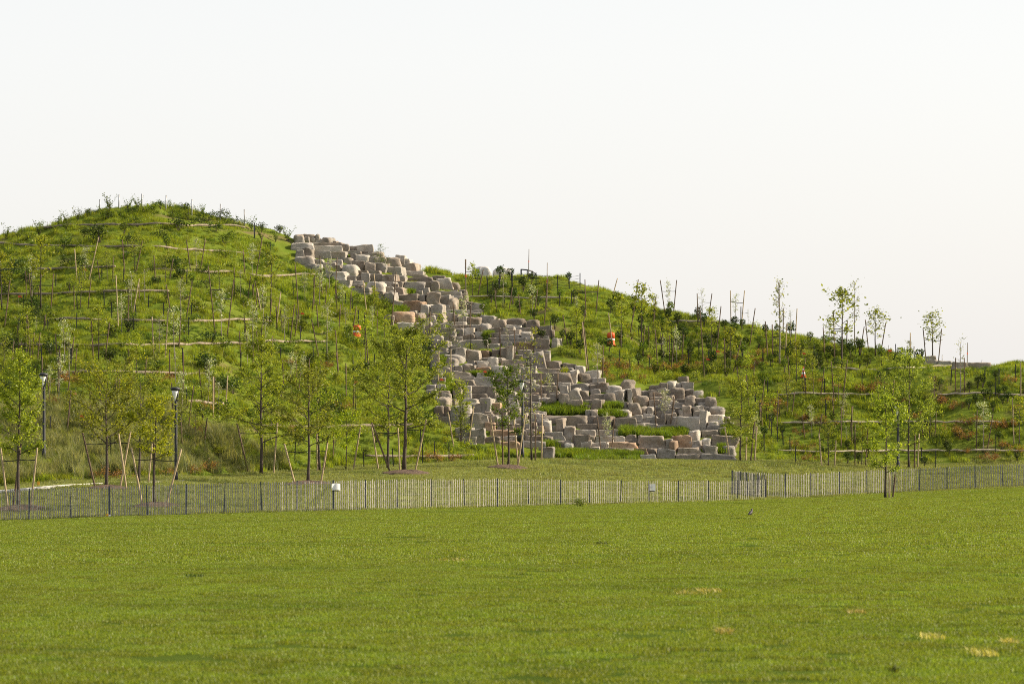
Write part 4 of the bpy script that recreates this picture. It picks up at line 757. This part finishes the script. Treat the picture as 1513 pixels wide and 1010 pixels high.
# bird
p=hit(1109,762,60); m=MB(); ring=[(-.17,.05,.012),(-.12,.07,.03),(-.05,.10,.055),(.02,.125,.06),(.07,.16,.045),(.095,.205,.032),(.12,.235,.034),(.15,.235,.022),(.175,.228,.005)]
m.tube([(a,0,b) for a,b,_ in ring],[c for _,_,c in ring],10)
for s in(-1,1): m.tube([(.015,s*.02,.09),(.02,s*.022,.04),(.02,s*.022,0)],[.008,.005,.005],5); m.tube([(.01,s*.022,.004),(.055,s*.025,.002)],[.004,.003],4)
e=obj('bird',m.mesh('bird',True),mat=M['feather'],loc=p,rot=(0,0,R(60)),scale=(1.0,1.0,1.0)); tag(e,'small dark bird standing on the lawn near the fence gap','bird')
def blades(n,rx,ry,h,w,seed,spread=.35,hv=(.5,1.2)):
    r=np.random.default_rng(seed); x=r.uniform(-1,1,n)*rx; y=r.uniform(-1,1,n)*ry; az=r.uniform(0,6.28,n); H=h*r.uniform(*hv,n); l=r.uniform(.1,1,n)*spread*H
    dx=np.cos(az)*l; dy=np.sin(az)*l; wa=az+1.57+r.normal(size=n)*.5; wx=np.cos(wa)*w/2*r.uniform(.6,1.3,n); wy=np.sin(wa)*w/2; z0=-.03*np.ones(n)
    V=np.stack([np.stack([x-wx,y-wy,z0],1),np.stack([x+wx,y+wy,z0],1),np.stack([x+wx*.8+dx*.4,y+wy*.8+dy*.4,H*.62],1),np.stack([x-wx*.8+dx*.4,y-wy*.8+dy*.4,H*.62],1),np.stack([x+dx*1.15,y+dy*1.15,H],1)],1).reshape(-1,3)
    b=np.arange(n)*5; q=np.stack([b,b+1,b+2,b+3],1); t=np.stack([b+3,b+2,b+4,b+4],1)
    tone=np.repeat(r.random(n),5); return V,q,np.stack([b+3,b+2,b+4],1),tone
def blade_mesh(name,*a,**k):
    V,q,t,tone=blades(*a,**k); n=len(q); me=bpy.data.meshes.new(name); me.vertices.add(len(V)); me.vertices.foreach_set('co',V.astype(np.float32).ravel())
    li=np.concatenate([q.ravel(),t.ravel()]).astype(np.int32); me.loops.add(len(li)); me.loops.foreach_set('vertex_index',li)
    ls=np.concatenate([np.arange(n)*4,n*4+np.arange(n)*3]).astype(np.int32); me.polygons.add(2*n); me.polygons.foreach_set('loop_start',ls); me.polygons.foreach_set('loop_total',np.concatenate([np.full(n,4),np.full(n,3)]).astype(np.int32))
    at=me.attributes.new('tone','FLOAT','POINT'); at.data.foreach_set('value',tone.astype(np.float32)); me.update(); me.validate(); return me
for n,(x,y,wpx,mt,l) in enumerate([(1020,877,22,'dry','longest straw yellow dry patch on the lawn, left end'),(1048,874,16,'dry','straw yellow dry patch just right of the longest one'),(1450,966,18,'dry','dry yellow patch near the lower right corner'),(1490,950,10,'dry','small dry patch above the lower right corner patch'),
    (1378,943,16,'dry','small dry patch left of the lower right patches'),(1265,906,12,'dry','tiny dry patch on the right part of the lawn'),(1070,935,12,'dry','tiny dry patch below the longest dry patch'),(670,829,22,'dry','faint dry patch in the middle of the far lawn'),
    (288,853,12,'leafD','dark weed clump on the left part of the lawn'),(889,804,8,'leafD','dark weed clump in the middle of the far lawn'),(1090,767,10,'leafD','dark weed clump left of the bird'),(1320,995,5,'leafD2','dark weed clump at the bottom right of the lawn')]):
    p=hit(x,y,20); w=wpx/F*p.y; me=blade_mesh('dry_patch' if mt=='dry' else 'weed_clump',110 if mt=='dry' else 60,w,w*3.5 if mt=='dry' else w,.06 if mt=='dry' else .08,.012,n+50,spread=1.4)
    me.materials.append(M[mt]); o=obj('dry_grass_patch' if mt=='dry' else 'weed_clump',me,loc=p); tag(o,l,'grass patch' if mt=='dry' else 'weeds')
# ------------------------------------------------------------------ grass (instanced tufts)
def tufts(name,specs,mat):
    c=bpy.data.collections.new(name+'_kinds')
    for i,s in enumerate(specs):
        me=blade_mesh(name+'_blades',*s[:6],**s[6]); me.materials.append(mat); o=bpy.data.objects.new(name+'_blades',me); c.objects.link(o)
    return c
def gn_scatter(name,pts,scale,coll,label,mat):
    me=bpy.data.meshes.new(name); me.vertices.add(len(pts)); me.vertices.foreach_set('co',np.asarray(pts,dtype=np.float32).ravel()); a=me.attributes.new('s','FLOAT','POINT'); a.data.foreach_set('value',np.asarray(scale,dtype=np.float32))
    o=obj(name,me); me.materials.append(mat); tag(o,label,None,None,'stuff'); o['category']='grass'
    g=bpy.data.node_groups.new(name,'GeometryNodeTree'); g.interface.new_socket('Geometry',in_out='INPUT',socket_type='NodeSocketGeometry'); g.interface.new_socket('Geometry',in_out='OUTPUT',socket_type='NodeSocketGeometry')
    N,L=g.nodes,g.links; i=N.new('NodeGroupInput'); ou=N.new('NodeGroupOutput'); ip=N.new('GeometryNodeInstanceOnPoints'); ci=N.new('GeometryNodeCollectionInfo'); ci.inputs['Collection'].default_value=coll
    ci.inputs['Separate Children'].default_value=True; ci.inputs['Reset Children'].default_value=True; ip.inputs['Pick Instance'].default_value=True
    rr=N.new('FunctionNodeRandomValue'); rr.data_type='FLOAT_VECTOR'; rr.inputs[0].default_value=(-.05,-.05,0); rr.inputs[1].default_value=(.05,.05,6.28)
    na=N.new('GeometryNodeInputNamedAttribute'); na.data_type='FLOAT'; na.inputs['Name'].default_value='s'
    L.new(i.outputs[0],ip.inputs['Points']); L.new(ci.outputs[0],ip.inputs['Instance']); L.new(rr.outputs[0],ip.inputs['Rotation']); L.new(na.outputs['Attribute'],ip.inputs['Scale']); L.new(ip.outputs[0],ou.inputs[0])
    md=o.modifiers.new('scatter','NODES'); md.node_group=g; return o
def sample(Y0f,Y1f,dens,xr=(-120,1640),seed=1):
    """uniform over ground area between two depth lines"""
    r=np.random.default_rng(seed); Ymx=245; area=(xr[1]-xr[0])/F*(Ymx**2-20**2)/2; n=int(area*dens); Y=np.sqrt(r.uniform(20**2,Ymx**2,n)); px=r.uniform(*xr,n)
    k=(Y>=Y0f(px))&(Y<Y1f(px)); return px[k],Y[k]
YF=lambda x:np.interp(x,LX,Yf); YT=lambda x:np.interp(x,LX,Yt); YR=lambda x:np.interp(x,LX,Yr)
nearc=tufts('lawn_near',[(520,.3,.3,.030,.0060,i,dict(spread=.9,hv=(.5,1.15))) for i in range(5)],M['lawn'])
farc=tufts('lawn_far',[(210,.35,.35,.036,.012,20+i,dict(spread=.9,hv=(.5,1.2))) for i in range(5)],M['lawnfar'])
px,Y=sample(lambda x:24+0*x,lambda x:62+0*x,7,(-1400,2900),2); P=np.stack([(px-CX)/F*Y,Y,zat(px,Y)],1); gn_scatter('lawn_grass',P,.85+.35*vn(P[:,0],P[:,1],2.5,8),nearc,'short mown grass blades of the near lawn',M['lawn'])
px,Y=sample(lambda x:60+0*x,YF,4.2,(-500,2050),3); P=np.stack([(px-CX)/F*Y,Y,zat(px,Y)],1); gn_scatter('lawn_grass',P,.85+.4*vn(P[:,0],P[:,1],4,9),farc,'short mown grass blades of the far lawn',M['lawnfar'])
tc=tufts('turf',[(120,.35,.35,.085,.016,40+i,dict(spread=.8,hv=(.4,1.4))) for i in range(5)],M['turf'])
px,Y=sample(lambda x:YF(x)-.3,lambda x:YT(x)+.5,5,seed=4); P=np.stack([(px-CX)/F*Y,Y,zat(px,Y)],1)
k=np.ones(len(P),bool)
for (mx,my,mr) in MOUT: k&=((P[:,0]-mx)**2+((P[:,1]-my)/.8)**2)>(mr*.95)**2
P=P[k]; gn_scatter('turf_grass',P,.8+.5*vn(P[:,0],P[:,1],3,10),tc,'rougher pale grass between the fence and the hill',M['turf'])
hc=tufts('hill',[(46,.24,.24,.30,.022,60+i,dict(spread=.75,hv=(.4,1.35))) for i in range(6)]+[(36,.2,.2,.36,.02,70+i,dict(spread=1.1,hv=(.5,1.3))) for i in range(3)],M['hillgrass'])
px,Y=sample(YT,lambda x:YR(x)+2,9,(-140,1660),5); X=(px-CX)/F*Y; k=~in_rocks(X,Y,.42)
bare=(vn(X,Y,2.3,12)*.6+vn(X,Y,.9,13)*.4); summit=(px>225)&(px<440)&(Y>YR(px)-7); k&=~(bare>.76)&~(summit&(bare>.45)); px,Y,X=px[k],Y[k],X[k]; P=np.stack([X,Y,zat(px,Y)],1)
hs=(.34+1.0*vn(X,Y,1.3,11)**1.4*(.6+.6*vn(X,Y,6,14)))*np.where((px>690)&(Y>YT(px)+.46*(YR(px)-YT(px))),.85,1.); front=in_rocks(X,Y+.35,.1); hs=np.where(front,hs*.6,hs)
gn_scatter('hill_grass',P,hs,hc,'tufted yellow green grass covering the hillside',M['hillgrass'])
r=np.random.default_rng(77); PP=[]
for (x0,y0,x1,y1) in PK:
    for k_ in range(int((x1-x0)*(y1-y0)*.22)+5):
        a=hit(float(r.uniform(x0,x1)),float(r.uniform(y0+4,y1)),150); PP.append((a.x,a.y-.12,a.z+.05))
pc=tufts('pocket',[(60,.24,.24,.27,.018,95+i,dict(spread=.9,hv=(.4,1.2))) for i in range(4)],M['pocket'])
gn_scatter('pocket_grass',np.array(PP),r.uniform(.6,1.15,len(PP)),pc,'fresh green grass in the pockets between the stones',M['pocket'])
mc=tufts('meadow',[(70,.22,.22,.62,.014,80+i,dict(spread=.9,hv=(.4,1.4))) for i in range(5)],M['meadow'])
px,Y=sample(lambda x:YT(x)+.5,lambda x:YT(x)+np.interp(x,[-140,200,330,440],[17,15,9,0]),7,(-140,440),6); P=np.stack([(px-CX)/F*Y,Y,zat(px,Y)],1); gn_scatter('meadow_grass',P,.35+1.0*vn(P[:,0],P[:,1],1.3,15),mc,'tall wispy grey green meadow grass at the left foot',M['meadow'])
# ------------------------------------------------------------------ labels from landmarks
LM=[('left traffic drum',527,489),('right traffic drum',902,500),('traffic cone',1187,548),('nearer street lamp',260,600),('farther street lamp',65,575),('white ridge boulders',728,402),('curved black railing',782,402),
('low ridge wall',1410,533),('densest wide tree',597,540),('tall cone tree',386,560),('bright leaved tree',229,620),('vase shaped tree',157,600),('double trunked tree',455,600),('deep green tree',751,585),('fuller pale tree',1350,570),
('cascade foot tree',1096,610),('topmost cascade stone',450,340),('summit',225,305),('cascade lamp',772,570),('topmost straw roll',200,340)]
ORD=['','second ','third ','fourth ','fifth ','sixth ','seventh ','eighth ','ninth ','tenth ','eleventh ','twelfth ','thirteenth ','fourteenth ','fifteenth ','sixteenth ','seventeenth ','eighteenth ','nineteenth ','twentieth ']+[f'{n}th ' if n%10 not in(1,2,3) else f"{n}{['','st','nd','rd'][n%10]} " for n in range(21,90)]
def sector(dx,dy):
    a=math.degrees(math.atan2(-dy,dx))%360; return ['right of','up and right of','above','up and left of','left of','down and left of','below','down and right of'][int(((a+22.5)%360)//45)]
B_={}
for o,desc,x,y in LABELS:
    nm,lx,ly=min(LM,key=lambda l:(l[1]-x)**2+(l[2]-y)**2); B_.setdefault((desc,nm,sector(x-lx,y-ly)),[]).append(((lx-x)**2+(ly-y)**2,id(o),o))
for (desc,nm,sec),l in B_.items():
    l.sort(key=lambda t:t[:2])
    for i,(_,_,o) in enumerate(l): o['label']=f'{desc} {sec} the {nm}'+('' if len(l)==1 else f', {ORD[i]}nearest to it')
    for t in l:
        if len(t[2]['label'].split())>16: t[2]['label']=t[2]['label'].replace(' to it','')
# ------------------------------------------------------------------ light, sky, camera
sun_dir=Vector((.83,.14,.48)).normalized()
sl=bpy.data.lights.new('sun','SUN'); sl.energy=5; sl.angle=R(.6); sl.color=(1,.87,.68); so=bpy.data.objects.new('sun',sl); COL.objects.link(so); so.rotation_euler=sun_dir.to_track_quat('Z','Y').to_euler()
w=bpy.data.worlds.new('World'); S.world=w; w.use_nodes=True; N,L=w.node_tree.nodes,w.node_tree.links; bg=N['Background']
skn=N.new('ShaderNodeTexSky'); skn.sky_type='NISHITA'; skn.sun_disc=False; skn.sun_elevation=math.asin(sun_dir.z); skn.sun_rotation=math.atan2(sun_dir.x,sun_dir.y); skn.dust_density=4; skn.air_density=1.2
L.new(skn.outputs[0],bg.inputs[0]); bg.inputs[1].default_value=.035
b2=N.new('ShaderNodeBackground'); b2.inputs[0].default_value=(1,.982,.972,1); b2.inputs[1].default_value=.43; tcw=N.new('ShaderNodeTexCoord'); sx=N.new('ShaderNodeSeparateXYZ'); L.new(tcw.outputs['Generated'],sx.inputs[0]); L.new(rng_node(N,L,sx.outputs['Z'],.12,.7,.455,.28),b2.inputs[1]); ad=N.new('ShaderNodeAddShader'); L.new(bg.outputs[0],ad.inputs[0]); L.new(b2.outputs[0],ad.inputs[1]); L.new(ad.outputs[0],N['World Output'].inputs[0])
cd=bpy.data.cameras.new('camera'); cam=bpy.data.objects.new('camera',cd); COL.objects.link(cam); cam.location=(0,0,CH); cam.rotation_euler=(R(90),0,0); cd.sensor_width=36; cd.lens=F/1513*36; cd.shift_y=(HY-505)/1513; cd.clip_end=8000; cd.clip_start=.5
cd.dof.use_dof=True; cd.dof.focus_distance=185; cd.dof.aperture_fstop=5.0; S.camera=cam
S.view_settings.view_transform='Standard'; S.view_settings.look='None'; S.view_settings.exposure=.8; S.view_settings.gamma=1
S.render.resolution_x=1024; S.render.resolution_y=683; S.cycles.max_bounces=6; S.cycles.transparent_max_bounces=4
S.cycles.use_denoising=False; S.cycles.pixel_filter_type='BLACKMAN_HARRIS'; S.cycles.filter_width=1.0
print('ROCKS',nrock,'objects',len(bpy.data.objects))
